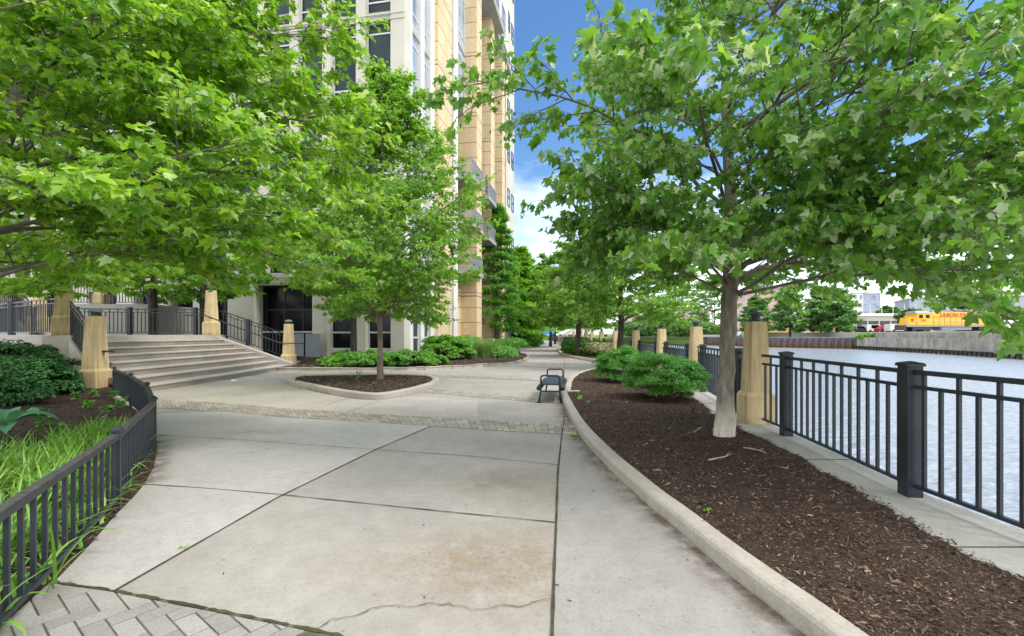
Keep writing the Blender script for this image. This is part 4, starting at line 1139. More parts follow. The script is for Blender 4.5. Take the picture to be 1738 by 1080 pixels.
# front (local y = 0), runs to local x = -30
wins_f = [(-0.80 - 2.05 * k - 1.5, -0.80 - 2.05 * k) for k in range(14)]
prev = 0.0
for x0, x1 in wins_f:
    w_ = MB
    wl.b2(x1, prev, 0.0, 0.9, P0, ZT) if prev == 0.0 else wl.b2(x1, prev, 0.0, 0.7, P0, ZT)
    prev = x0
wl.b2(-30.5, prev, 0.0, 0.7, P0, ZT)
wl.b2(-30.5, -0.9, 0.95, 1.2, P0, ZT - .1)          # backing
obj('wall', wl, 'lime', B)
sp = MB()
for z in floors:
    sp.b2(-30.5, -0.75, 0.08, 0.6, z - 0.28, z + 0.2)
sp.b2(-30.5, -0.75, 0.08, 0.6, ZT - .4, ZT - .01)
obj('spandrel', sp, 'spandrel', B)
bl_ = MB()
for z in floors: bl_.b2(-30.6, 0.02, -0.03, 0.02, z - 0.02, z + 0.03).b2(-30.6, 0.02, -0.03, 0.02, z - 0.33, z - 0.29)
obj('string_course', bl_, 'lime', B)
def window(x0, x1, z0, z1, y, axis='y', n=1, mat='glass', frame='winframe', bars=(0.16, 0.86), fw=0.06, mull=()):
    """window in plane y (facing -y) or, with axis x, in plane x (facing +x)"""
    m = MB(); g = MB()
    def bx(mb, a0, a1, c0, c1, d0, d1):
        if axis == 'y': mb.b2(a0, a1, y + d0, y + d1, c0, c1)
        else: mb.b2(y - d0, y - d1, a0, a1, c0, c1)
    bx(m, x0, x0 + fw, z0, z1, 0, .08); bx(m, x1 - fw, x1, z0, z1, 0, .08)
    bx(m, x0 + fw, x1 - fw, z0, z0 + fw, .002, .078); bx(m, x0 + fw, x1 - fw, z1 - fw, z1, .002, .078)
    for u in bars:
        zz = z0 + (z1 - z0) * u; bx(m, x0 + fw, x1 - fw, zz - .045, zz + .045, .004, .076)
    for u in mull:
        xx = x0 + (x1 - x0) * u; bx(m, xx - .03, xx + .03, z0 + fw, z1 - fw, .006, .074)
    bx(g, x0 + .01, x1 - .01, z0 + .01, z1 - .01, .05, .06)
    f = obj('window', m, frame, B); obj('pane', g, mat, f)
for k, (x0, x1) in enumerate(wins_f[:12]):
    for z in floors[:4]:
        if k > 8 and z > 16: continue
        window(x0 + .01, x1 - .01, z + 0.2, z + PER - 0.29, 0.25)
# the rest of the windows on the front, out of the photograph
m = MB()
for k, (x0, x1) in enumerate(wins_f):
    for z in floors:
        if (k < 12 and z in floors[:4] and not (k > 8 and z > 16)): continue
        m.b2(x0 + .01, x1 - .01, 0.3, 0.32, z + 0.21, z + PER - 0.29)
obj('upper_glazing', m, 'glass', B)
# --- ground storey on the front
gw = MB()
piers = [(-0.78, 0.0), (-3.02, -2.25), (-5.5, -4.5), (-10.95, -9.2), (-16.0, -15.1), (-13.3, -12.9), (-19, -17.6), (-22, -21), (-26, -25), (-30.5, -29)]
for a, b in piers: gw.b2(a, b, -0.02, 0.72, -0.02, P0 - 0.29)
gw.b2(-30.5, -10.95, 0.08, 0.6, 4.1, P0 - .281)
gw.b2(-9.2, -5.5, 0.12, 0.6, 4.3, P0 - .282)
gw.b2(-4.5, -0.78, 0.10, 0.6, 4.1, P0 - .283)
gw.b2(-4.5, -3.02, 0.06, .5, -0.02, 0.62).b2(-2.25, -0.78, 0.06, .5, -0.02, 0.62)
obj('ground_storey_wall', gw, 'lime', B)
fl_ = MB()
for a in (-4.58, -5.42): obj('pilaster_fillet', MB().b2(a - .03, a + .03, -0.06, -0.021, -0.02, P0 - .3), 'lime', B)
for a, b in ((-4.5, -3.02), (-2.25, -0.78)): window(a + .01, b - .01, 0.63, 4.09, 0.28, mat='glass_dark', bars=(0.27,))
window(-9.19, -5.51, 0.02, 4.29, 1.0, mat='glass_dark', frame='darkframe', bars=(0.68,), mull=(.33, .66))
for a, b in ((-12.89, -10.96), (-15.09, -13.31), (-17.59, -16.01), (-20.9, -19.01), (-24.9, -22.1), (-28.9, -26.1)):
    window(a, b, 0.02, 4.09, 0.9, mat='glass_dark', frame='darkframe', bars=(0.7,), mull=(.5,))
bk = MB().b2(-30.4, -0.8, 1.3, 1.5, 0, P0)
obj('inner_wall', bk, 'darkframe', B)
# --- river side (local x = 0), t = local y
sd = MB()
sd.b2(-0.9, 0.0, 0.901, 1.15, P0, ZT)           # corner pier return
sd.b2(-0.7, 0.03, 2.35, 2.95, P0, ZT)
sd.b2(-0.7, 0.06, 3.95, 4.65, P0, ZT)
sd.b2(-0.7, 0.0, 7.55, 7.75, P0, ZT)
obj('wall', sd, 'lime_w', B)
sd = MB(); sd.b2(-0.7, 0.12, 8.5, 9.55, -0.02, ZT)
obj('pier', sd, 'lime_w', B)
sd = MB()
sd.b2(-0.9, 0.005, 0.73, 1.25, -0.02, P0 - .001).b2(-0.7, 0.03, 2.35, 2.95, -0.02, P0 - .002).b2(-0.7, 0.06, 3.95, 4.65, -0.02, P0 - .003)
obj('pier', sd, 'lime_w', B)
obj('wall', MB().b2(-6.5, -0.9, 1.21, 29, 0, ZT - .2), 'spandrel', B)
tn = MB().b2(-0.9, 0.3, 4.66, 7.54, -0.02, ZT)
obj('tan_pier', tn, 'tan', B)
for a, b, off in ((12.0, 13.6, 0.92), (17.0, 18.5, 0.92), (22.0, 23.4, 0.92)):
    obj('tan_pier', MB().b2(-0.9, off, a, b, -0.02, ZT if a > 13 else ZT), 'tan', B)
obj('tan_pier', MB().b2(-0.92, -0.4, 9.56, 11.99, -0.02, P0 + .3), 'tan', B)
obj('end_block', MB().b2(-0.9, 0.86, 24.3, 29.2, -0.02, ZT), 'lime', B)
for z in floors:
    for a, b in ((1.26, 2.34), (2.96, 3.94)):
        window(a, b, z + 0.2, z + PER - 0.29, -0.10, 'x', mat='glass_blue', bars=(.16, .86), mull=(.78,), fw=0.05)
    window(7.76, 8.49, z + 0.2, z + PER - 0.29, -0.15, 'x', mat='glass_blue')
    if z > 16.5: window(9.56, 11.98, z + 0.2, z + PER - 0.29, -0.05, 'x', mat='glass_blue', mull=(.33, .66))
sp = MB()
for z in floors:
    for a, b in ((1.15, 2.35), (2.95, 3.95), (7.75, 8.5)): sp.b2(-0.6, -0.03, a, b, z - 0.28, z + 0.19)
    if z > 16: sp.b2(-0.6, 0.0, 9.55, 12.0, z - 0.28, z + 0.19)
obj('spandrel', sp, 'spandrel', B)
for a, b, z1 in ((1.26, 2.34, P0 - .29), (2.96, 3.94, P0 - .29), (7.76, 8.49, P0 - .29)):
    window(a, b, 0.03, z1, -0.12, 'x', mat='glass', bars=(.28,))
# recesses between the piers
rc = MB()
rc.b2(-0.9, -0.88, 9.56, 11.99, P0 + .3, 17)
obj('recess_wall', rc, 'soffit', B)
for z in (5.2, 9.95, 13.5): window(9.9, 11.6, z, z + 2.5, -0.80, 'x', mat='glass_dark', frame='darkframe', bars=(), mull=(.5,))
for a, b in ((13.6, 17.0), (18.5, 22.0)):
    for z in floors:
        window(a + .4, b - .4, z + .3, z + 3.4, -0.79, 'x', mat='glass_blue', frame='darkframe', bars=(), mull=(.33, .66))
for z in floors:
    for t in (25.0, 27.3): window(t, t + 1.3, z + 1.0, z + 2.8, 0.93, 'x', mat='glass_blue', frame='darkframe', bars=(.5,), fw=.05)
def balcony(t0, t1, z, x1, x0=-0.85):
    b = obj('balcony', MB().b2(x0, x1, t0, t1, z - 0.3, z), 'soffit', B)
    m = MB()
    def rail(p, q):
        m.bar((p[0], p[1], z + 1.1), (q[0], q[1], z + 1.1), .05, .05); m.bar((p[0], p[1], z + .12), (q[0], q[1], z + .12), .04, .04); m.bar((p[0], p[1], z + .95), (q[0], q[1], z + .95), .03, .03)
        L = math.hypot(q[0] - p[0], q[1] - p[1]); n = int(L / .13)
        for k in range(n + 1):
            u = k / n; m.b2(p[0] + (q[0] - p[0]) * u - .012, p[0] + (q[0] - p[0]) * u + .012, p[1] + (q[1] - p[1]) * u - .012, p[1] + (q[1] - p[1]) * u + .012, z, z + 1.1)
    rail((x1 - .06, t0 + .05), (x1 - .06, t1 - .05)); rail((x0 + 1.0, t0 + .05), (x1 - .1, t0 + .05))
    obj('balcony_railing', m, 'balrail', b)
for z in (6.3, 9.8, 13.35): balcony(9.6, 12.9, z, 1.25)
for z in (9.6, 13.0): balcony(14.0, 16.95, z, 1.45)
# big cornice slabs near the top and the set-back storeys over them
obj('cornice', MB().b2(-0.8, 1.6, 13.0, 19.6, 29.9, 30.6).b2(-0.8, 0.98, 19.61, 27.0, 29.92, 30.55), 'soffit', B)
obj('upper_wall', MB().b2(-0.8, 1.15, 13.7, 23.9, 30.6, ZT), 'lime_w', B)
for z in (31.2, 35.0, 38.8):
    for t in (14.5, 17.5, 20.5): window(t, t + 2, z, z + 2.6, 1.2, 'x', mat='glass_blue', bars=(.5,), fw=.05)
obj('roof', MB().b2(-30.6, 0.2, -0.1, 29.3, ZT, ZT + .5), 'lime', B)
wlmp = obj('wall_lamp', MB().b2(0.30, 0.40, 6.5, 6.62, 2.6, 3.5), 'winframe', B)
obj('lamp_bracket', MB().b2(0.302, 0.45, 6.52, 6.60, 2.5, 2.6).b2(0.302, 0.45, 6.52, 6.60, 3.5, 3.58), 'darkframe', wlmp)
# striped ornament on the middle balcony
m = MB().lathe((1.1, 14.6, 13.0), [(.10, 0), (.12, .3), (.08, .35), (.12, .6), (.08, .65), (.12, .95), (.08, 1.0), (.12, 1.3), (.05, 1.5)], 10)
wx = Matrix.Rotation(math.atan2(-0.18, 0.984), 3, 'Z') @ Vector((1.1, 14.6, 0))
m = MB().lathe((C0[0] + wx.x, C0[1] + wx.y, 13.0), [(.10, 0), (.12, .3), (.06, .35), (.12, .6), (.06, .65), (.12, .95), (.06, 1.0), (.14, 1.3), (.05, 1.9)], 10)
obj('balcony_ornament', m, 'darkframe', label='dark knobbed ornament standing on the farther balcony', cat='ornament')

# white gate and rail in front of the dark ground-storey opening
gt = empty('ramp_rail', (-10.4, 25.7, 0), math.atan2(-0.18, 0.984), label='pale metal rail with perforated panels behind the right step pillar', cat='railing')
obj('top_rail', MB().b2(-4.6, 0.1, -.03, .03, 1.55, 1.63), 'winframe', gt)
obj('post', MB().b2(-4.6, -4.54, -.03, .03, 0, 1.55), 'balrail', gt); obj('post', MB().b2(-1.7, -1.64, -.03, .03, 0, 1.55), 'balrail', gt)
obj('perforated_panel', MB().b2(-1.62, -1.05, -.01, .01, .25, 1.5).b2(-.95, -.05, -.01, .01, .2, 1.5), 'balrail', gt)

# ================================================================== far bank
wz = -1.5
M['water'] = None
def water():
    m, nt, b = new_mat('river_water')
    v = pos(nt, (0.75, 1.25, 1))
    b.inputs['Base Color'].default_value = (0.30, 0.32, 0.33, 1)
    b.inputs['Roughness'].default_value = 0.24; b.inputs['Specular IOR Level'].default_value = 0.9; b.inputs['IOR'].default_value = 2.1
    a = noise(nt, v, 0.8, 3, 0.6); c = noise(nt, v, 2.6, 2, 0.55)
    h_ = mixc(nt, 0.45, a, c)
    bump(nt, b, h_, 1.0, 0.36)
    return m
M['water'] = water()
obj('river', MB().prism([(-200, -60), (200, -60), (200, 300), (-200, 300)], 0, wz, True), 'water', **S_)
obj('river_bed', MB().prism([(-200, -60), (200, -60), (200, 300), (-200, 300)], 0, -3.5, True), 'soil', **S_)
M['gravel'] = rough_mat('gravel_ground', (0.36, 0.34, 0.30), (0.46, 0.44, 0.40), 0.3, 5, 1.0)
bank = [(52, 0), (61, 56), (65.3, 70.4), (70.5, 96.3), (60, 107), (54, 131), (20, 150), (-120, 165)]
obj('far_bank', MB().prism(bank + [(-900, 400), (-900, 2500), (2500, 2500), (2500, -400), (60, -400)], -2.2, 0.72), 'lawn', **S_)
# raised rail yard behind the concrete wall
obj('rail_yard_ground', MB().prism([(54.5, 0), (63.3, 56), (67.5, 70.4), (72.6, 97.5), (74, 112), (64, 128), (60, 300), (900, 300), (900, 0)], 0.5, 1.95), 'gravel', **S_)
M['oldconc'] = None
def oldconc():
    m, nt, b = new_mat('stained_concrete')
    v = pos(nt, (1, 1, 0.12)); v2 = pos(nt)
    c = ramp(nt, noise(nt, v, 0.9, 6, 0.7), [(0.3, (0.20, 0.18, 0.15)), (0.6, (0.42, 0.39, 0.34))])
    c = mixc(nt, 1.0, c, ramp(nt, noise(nt, v2, 0.5, 6, 0.7), [(0.3, (0.6, 0.6, 0.58)), (0.6, (1.1,) * 3)]), 'MULTIPLY')
    nt.links.new(c, b.inputs['Base Color']); b.inputs['Roughness'].default_value = 0.95
    return m
M['oldconc'] = oldconc()
M['timber'] = flat_mat('black_timber', (0.035, 0.032, 0.028), 0.9)
qw = empty('river_wall', (65.3, 70.4, 0), label='long stained concrete river wall below the rail yard', cat='wall')
def wall_line(pts, z0, z1, w, mb=None):
    mb = mb or MB()
    o = offset(pts, w)
    return mb.prism(pts + o[::-1], z0, z1)
ql = [(52.6 - 65.3, 0 - 70.4), (61 - 65.3, 56 - 70.4), (0, 0), (70.5 - 65.3, 96.3 - 70.4)]
obj('lower_wall', wall_line([(x - .35, y) for x, y in ql], -2.2, 0.86, 1.4), 'oldconc', qw)
obj('upper_wall', wall_line([(x + 1.6, y) for x, y in ql], 0.5, 1.75, 0.8), 'oldconc', qw)
m = MB()
for k in range(1): m.b2(0, 0, 0, 0, 0, 0) if False else None
seg = resample([(x - .62, y) for x, y in ql], 1.0)
for p in seg: m.box((p.x, p.y, -1.35), (0.22, 0.25, 0.9))
wall_line([(x - .55, y) for x, y in ql], -1.1, -.85, 0.3, m)
obj('timber_fender', m, 'timber', qw)
M['sheet'] = None
def sheet():
    m, nt, b = new_mat('rusty_sheet_piling')
    v = pos(nt, (1, 1, 0.3)); sx = nt.nodes.new('ShaderNodeSeparateXYZ'); nt.links.new(pos(nt), sx.inputs[0])
    c = ramp(nt, mth(nt, 'ADD', mth(nt, 'MULTIPLY', sx.outputs[2], 0.45), noise(nt, v, 0.9, 4)), [(0.0, (0.10, 0.05, 0.035)), (0.35, (0.15, 0.09, 0.07)), (0.5, (0.085, 0.08, 0.10)), (0.9, (0.10, 0.10, 0.125))])
    nt.links.new(c, b.inputs['Base Color']); b.inputs['Roughness'].default_value = 0.8
    return m
M['sheet'] = sheet()
spw = empty('sheet_pile_wall', (60, 107, 0), label='dark corrugated steel sheet pile wall under the far lawn', cat='wall')
line = resample([(70.6 - 60, 96.0 - 107), (0, -.3), (54 - 60, 131 - 107)], 0.3)
pts = []
for i, p in enumerate(line):
    t = (line[min(i + 1, len(line) - 1)] - line[max(i - 1, 0)]).normalized(); d = 0.15 + 0.5 * (1 if i % 4 in (0, 1) else 0)
    pts.append((p.x - t.y * d, p.y + t.x * d))
obj('corrugated_sheet', wall_line(pts, -2.2, 0.78, 0.12 if True else 0), 'sheet', spw)
obj('coping', wall_line([(p.x, p.y) for p in resample([(10.6, -11), (0, -.3), (-6, 24)], 3)], 0.785, 0.9, 0.5), 'oldconc', spw)
obj('concrete_abutment', MB().box((56.5, 134, -0.2), (7.5, 3, 3.2), -0.3), 'quay', label='pale concrete block on the far bank beyond the maple trunk', cat='block')
# --- locomotive
M['yellow'] = flat_mat('armour_yellow', (0.78, 0.42, 0.03), 0.45, var=0.08)
M['loco_dark'] = flat_mat('loco_underframe', (0.06, 0.06, 0.065), 0.7)
M['loco_grey'] = flat_mat('loco_grey', (0.27, 0.28, 0.30), 0.6)
M['redpaint'] = flat_mat('red_lettering', (0.55, 0.05, 0.02), 0.5)
LZ = 1.95
tr = empty('locomotive', (78.2, 95.5, LZ), math.radians(-1.5), label='yellow diesel locomotive with grey roof standing on the rail yard', cat='train')
LL = 20.5
obj('underframe', MB().b2(0.6, LL, -1.45, 1.45, 1.05, 1.35), 'loco_grey', tr)
nose = MB(); nose.loft([[(1.0, y * 1.15, 1.36) for y in (-1, 1)] + [(2.6, y * 1.35, 1.36) for y in (1, -1)], [(1.25, y * 1.1, 2.9) for y in (-1, 1)] + [(2.6, y * 1.35, 2.9) for y in (1, -1)]])
obj('nose', nose, 'yellow', tr, bevel=0.08)
obj('cab', MB().b2(2.61, 5.4, -1.45, 1.45, 1.36, 3.7), 'yellow', tr, bevel=0.06)
obj('cab_roof', MB().loft([[(2.4, -1.5, 3.7), (5.5, -1.5, 3.7), (5.5, 1.5, 3.7), (2.4, 1.5, 3.7)], [(2.6, -.9, 4.25), (5.3, -.9, 4.25), (5.3, .9, 4.25), (2.6, .9, 4.25)]]), 'loco_grey', tr)
obj('hood', MB().b2(5.41, LL - 1.2, -1.2, 1.2, 1.36, 3.95), 'yellow', tr, bevel=0.06)
m = MB().b2(5.6, LL - 1.3, -1.1, 1.1, 3.95, 4.2)
for k in range(5): m.b2(8 + 2.4 * k, 9.4 + 2.4 * k, -.9, .9, 4.2, 4.5)
obj('roof', m, 'loco_grey', tr)
m = MB()
for k in range(12): m.b2(6.0 + k * 1.1, 6.05 + k * 1.1, -1.23, -1.2, 1.5, 3.0)
m.b2(5.5, LL - 1.3, -1.23, -1.2, 3.02, 3.07)
obj('door_seam', m, 'loco_dark', tr)
for x in (3.0, 4.3):
    obj('window', MB().b2(x, x + .75, -1.48, -1.44, 2.75, 3.45), 'glass_dark', tr)
def truck(x):
    m = MB().b2(x - 1.9, x + 1.9, -1.2, -0.95, 0.5, 1.0).b2(x - 1.9, x + 1.9, 0.95, 1.2, 0.5, 1.0)
    t = obj('truck_frame', m, 'loco_dark', tr)
    for dx in (-1.35, 1.35):
        for y in (-0.85, 0.85):
            w = MB(); w.tube([(x + dx, y - .07, .5), (x + dx, y + .07, .5)], .5, 18); obj('wheel', w, 'loco_dark', t)
truck(3.9); truck(LL - 3.7)
obj('fuel_tank', MB().b2(7.6, LL - 7.0, -1.25, 1.25, .35, 1.04), 'loco_grey', tr, bevel=0.15)
m = MB()
m.tube([(.65, -1.3, 1.3), (.65, -1.3, 2.4), (1.0, -1.3, 2.5)], .03, 6).tube([(.65, 1.3, 1.3), (.65, 1.3, 2.4), (1.0, 1.3, 2.5)], .03, 6)
m.tube([(2, -1.42, 2.3), (5.4, -1.42, 2.35), (LL, -1.42, 2.35)], .025, 5)
for k in range(14): m.tube([(5.6 + k * 1.1, -1.42, 1.3), (5.6 + k * 1.1, -1.42, 2.35)], .02, 4)
obj('handrail', m, 'winframe', tr)
obj('pilot', MB().b2(.3, .62, -1.3, 1.3, .35, 1.3), 'loco_dark', tr)
def text(s, size, loc, rot, mat, parent, ext=0.01, name='lettering'):
    cu = bpy.data.curves.new(name, 'FONT'); cu.body = s; cu.size = size; cu.extrude = ext; cu.offset = 0.012
    tmp = bpy.data.objects.new(name, cu); COL.objects.link(tmp); bpy.context.view_layer.update()
    me = bpy.data.meshes.new_from_object(tmp.evaluated_get(bpy.context.evaluated_depsgraph_get())); bpy.data.objects.remove(tmp)
    me.materials.clear(); me.materials.append(M[mat]); o = bpy.data.objects.new(name, me); COL.objects.link(o); o.location = loc; o.rotation_euler = rot; o.parent = parent
    return o
t_ = text('UNION PACIFIC', 1.05, (7.3, -1.245, 3.08), (PI / 2, 0, 0), 'redpaint', tr)
text('738', 0.6, (3.35, -1.475, 2.1), (PI / 2, 0, 0), 'redpaint', tr)
obj('emblem', MB().b2(1.65, 2.05, -1.36, -1.30, 2.1, 2.7), 'redpaint', tr)
# --- cars
def car(loc, rz, color, lab, van=False, key=[0]):
    r = empty('parked_car', loc, rz, label=lab, cat='car', group='cars parked beyond the river')
    key[0] += 1; M['car%d' % key[0]] = flat_mat('car_paint_%d' % key[0], color, 0.3, var=0.03)
    hh = 1.45 if not van else 1.85
    if van: side = [(-2.2, .3), (2.2, .3), (2.2, .85), (1.5, 1.0), (1.0, hh), (-2.15, hh), (-2.25, .9)]
    else: side = [(-2.2, .3), (2.2, .3), (2.25, .7), (1.35, .9), (.65, hh), (-1.1, hh), (-1.7, .95), (-2.2, .9)]
    side = side[::-1]
    body = MB().loft([[(x, -.85, z) for x, z in side], [(x, .85, z) for x, z in side]])
    obj('body', body, 'car%d' % key[0], r, bevel=.05)
    obj('window', MB().b2(-1.15, .75, -.865, -.852, .95, hh - .12), 'glass_dark', r)
    for x in (-1.4, 1.4):
        for y in (-.8, .8): obj('wheel', MB().tube([(x, y - .1, .32), (x, y + .1, .32)], .32, 14), 'timber', r)
cars = [((-0, 0), (0, 0, 0), '')]
def at(px, Y, z=LZ): return ((px - CX) / F * Y, Y, z)
car(at(1457, 112), 0.1, (0.03, 0.035, 0.06), 'dark blue car parked left of the white van near the locomotive')
car(at(1482, 112), 0.05, (0.75, 0.75, 0.75), 'white van parked between the dark car and the red car', True)
car(at(1504, 108), 0.0, (0.55, 0.04, 0.04), 'red car parked just left of the white truck')
car(at(1521, 106), 0.1, (0.7, 0.7, 0.7), 'white car parked against the nose of the locomotive', True)
car(at(1722, 78), 0.1, (0.75, 0.75, 0.75), 'white car parked right of the locomotive behind leaves', True)
car(at(1372, 128, .72), 0.1, (0.72, 0.72, 0.72), 'white car on the far road behind the second lawn tree')
car(at(1347, 130, .72), 0.1, (0.5, 0.06, 0.04), 'red car on the far road between two lawn trees')
car(at(1262, 132, .72), 0.1, (0.6, 0.6, 0.62), 'silver car on the far road right of the maple trunk')
car(at(1412, 118, .72), 0.15, (0.06, 0.09, 0.16), 'navy car on the far road behind the rightmost lawn tree')
obj('far_road', MB().prism([(30, 138), (80, 120), (80, 134), (30, 152)], 0, 0.726, True), 'gravel', **S_)
# --- far buildings
M['white'] = flat_mat('white_render', (0.72, 0.72, 0.72), 0.7, var=.04)
M['pinkb'] = flat_mat('pink_brick', (0.55, 0.36, 0.30), 0.8)
M['greyb'] = flat_mat('blue_grey_cladding', (0.36, 0.39, 0.46), 0.7, var=.05)
M['orangeb'] = flat_mat('orange_brick', (0.55, 0.30, 0.14), 0.8)
M['conc_f'] = flat_mat('overpass_concrete', (0.45, 0.42, 0.37), 0.9)
M['bluet'] = flat_mat('bright_blue_sheet', (0.02, 0.20, 0.60), 0.6)
def far_block(px, Y, w, h, d, mat, lab, name='far_building', nx=4, nz=3, cat='building', z=LZ, glass='glass_blue', rz=None, ww=.5):
    x = (px - CX) / F * Y
    r = empty(name, (x, Y, z), -math.atan2(x, Y) * 0.6 if rz is None else rz, label=lab, cat=cat)
    obj('wall', MB().b2(-w / 2, w / 2, 0, d, -2, h), mat, r)
    obj('roof', MB().b2(-w / 2 - .3, w / 2 + .3, -.3, d + .3, h, h + .5), 'conc_f' if mat != 'conc_f' else 'greyb', r)
    for i in range(nx):
        for k in range(nz):
            cx_ = -w / 2 + (i + .5) * w / nx; cz = (k + .5) * h / nz; a = w / nx * ww / 2; b = h / nz * .28
            obj('window', MB().b2(cx_ - a, cx_ + a, -.08, .0, cz - b, cz + b), glass, r)
    return r
far_block(1461, 240, 6.4, 20.5, 12, 'white', 'white far building with small dark windows left of the glass block', nx=3, nz=5)
far_block(1480, 238, 7.0, 20.0, 12, 'greyb', 'glassy far block beside the white building', nx=2, nz=5, ww=.9)
far_block(1262, 210, 14, 17, 14, 'pinkb', 'pink brick apartment block behind the lawn trees', nx=5, nz=5)
far_block(1310, 230, 20, 22, 14, 'pinkb', 'taller pink brick block behind the second lawn tree', nx=6, nz=6)
far_block(1290, 300, 12, 34, 14, 'greyb', 'pale blue tower far behind the lawn trees', nx=5, nz=9, ww=.8)
far_block(1355, 170, 30, 5, 10, 'orangeb', 'low orange brick building behind the lawn trees', nx=8, nz=1)
far_block(1700, 150, 46, 11.5, 20, 'greyb', 'large blue grey warehouse behind the locomotive', nx=1, nz=1, ww=.02)
far_block(1130, 260, 46, 13, 20, 'pinkb', 'low pink building glimpsed above the far bank bushes', nx=10, nz=3)
# overpass
x0, x1 = at(1452, 150)[0], at(1560, 150)[0]
ov = empty('overpass', (x0, 150, LZ), label='pale concrete overpass with dark opening behind the parked cars', cat='bridge')
obj('deck', MB().b2(-1, x1 - x0 + 10, 0, 8, 3.6, 6.0), 'conc_f', ov)
obj('deck_edge', MB().b2(-1, x1 - x0 + 10, -.5, -.01, 5.4, 6.2), 'white', ov)
for x in (-.9, 9.5, 15.5, 24): obj('pier', MB().b2(x, x + 1.2, .2, 7.5, -2, 3.6), 'conc_f', ov)
obj('back_wall', MB().b2(-1, 30, 7.6, 7.9, -2, 3.6), 'timber', ov)
for k in range(6): obj('light_pole', MB().tube([(1 + k * 3.6, -.2, 6.2), (1 + k * 3.6, -.2, 9.2)], .1, 6), 'winframe', ov)
fn = empty('yard_fence', at(1452, 128), label='dark mesh yard fence with pale posts behind the parked cars', cat='fence')
m = MB().b2(0, 16, 0, .1, .9, 3.2); obj('mesh_panel', m, 'loco_dark', fn)
for k in range(6): obj('post', MB().b2(k * 3.1, k * 3.1 + .3, -.15, .2, 0, 3.5), 'conc_f', fn)
# --- far end of the path
pr = empty('iron_railing', (-8, 118, 0), label='distant dark railing closing off the end of the path', cat='railing')
for k in range(6): panel(pr, (k * 2.9, 0), (k * 2.9 + 2.9, 0), 0.02, spacing=.3, bw=.05, rw=.07); post(pr, (k * 2.9, 0))
tk = empty('delivery_truck', (10.5, 146, 0.75), label='bright blue box truck parked beyond the end of the path', cat='truck')
obj('cargo_box', MB().b2(-2.2, 1.5, -1.1, 1.1, .7, 3.0), 'bluet', tk, bevel=.05); obj('cab', MB().loft([[(1.55, -1, .6), (3.2, -1, .6), (3.2, 1, .6), (1.55, 1, .6)], [(1.55, -1, 2.4), (2.7, -1, 2.4), (2.7, 1, 2.4), (1.55, 1, 2.4)]]), 'bluet', tk)
for x in (-1.4, 2.3): obj('wheel', MB().tube([(x, -1.1, .45), (x, 1.1, .45)], .45, 14), 'timber', tk)
for i, (px, Y, w, h) in enumerate(((960, 160, 5, 2.6), (985, 165, 7, 3.0), (1012, 158, 6, 2.4), (1035, 168, 6, 2.8), (897, 165, 5, 1.6))):
    x, y, _ = at(px, Y)
    r = empty('white_trailer', (x, y, 0.75), 0.1 * i, label='white trailer parked beyond the river bend, %s from the left' % ('leftmost by the conifer', 'first right of the stairs', 'second right of the stairs', 'third right of the stairs', 'rightmost')[(1, 2, 3, 4, 0)[i]], cat='trailer', group='white trailers beyond the river bend')
    obj('body', MB().b2(-w / 2, w / 2, -1.2, 1.2, .7, .7 + h), 'white', r, bevel=.1)
    for xx in (-w / 3, w / 3): obj('wheel', MB().tube([(xx, -1.2, .4), (xx, 1.2, .4)], .4, 12), 'timber', r)
M['wood'] = flat_mat('weathered_wood', (0.42, 0.33, 0.25), 0.85)
st = empty('timber_stairs', (8.7, 76, 0), label='weathered wooden stairs and railing at the far end of the path', cat='stairs')
for k in range(8): obj('step', MB().box((-1.0 + .28 * k, 0, .1 + .17 * k), (.3, 1.4, .06)), 'wood', st)
for y in (-.75, .75):
    obj('stringer', MB().bar((-1.2, y, 0.0), (1.3, y, 1.4), .08, .25), 'wood', st)
    m = MB().bar((-1.2, y, .95), (1.2, y, 2.3), .07, .09)
    for k in range(9): m.box((-1.15 + .29 * k, y, .55 + .162 * k), (.05, .05, .9))
    obj('stair_railing', m, 'wood', st)
m = MB().bar((1.25, -.75, 2.3), (4.2, -.75, 2.3), .07, .09)
for k in range(12): m.box((1.3 + .25 * k, -.75, 1.75), (.05, .05, 1.1))
obj('deck_railing', m, 'wood', st)
obj('deck', MB().b2(1.3, 4.2, -.75, 1.5, 1.15, 1.25).b2(1.35, 1.5, -.7, -.5, 0, 1.14).b2(4, 4.15, -.7, -.5, 0, 1.14), 'wood', st)
fb = empty('bench', (4.35, 78, 0), 0.3, label='tiny dark bench far down the path near the conifer', cat='bench')
obj('seat', MB().b2(-.7, .7, -.2, .2, .42, .47), 'iron', fb); obj('backrest', MB().b2(-.7, .7, .2, .24, .5, .85), 'iron', fb)
for x in (-.6, .6): obj('leg', MB().b2(x - .03, x + .03, -.18, .22, 0, .42), 'iron', fb)
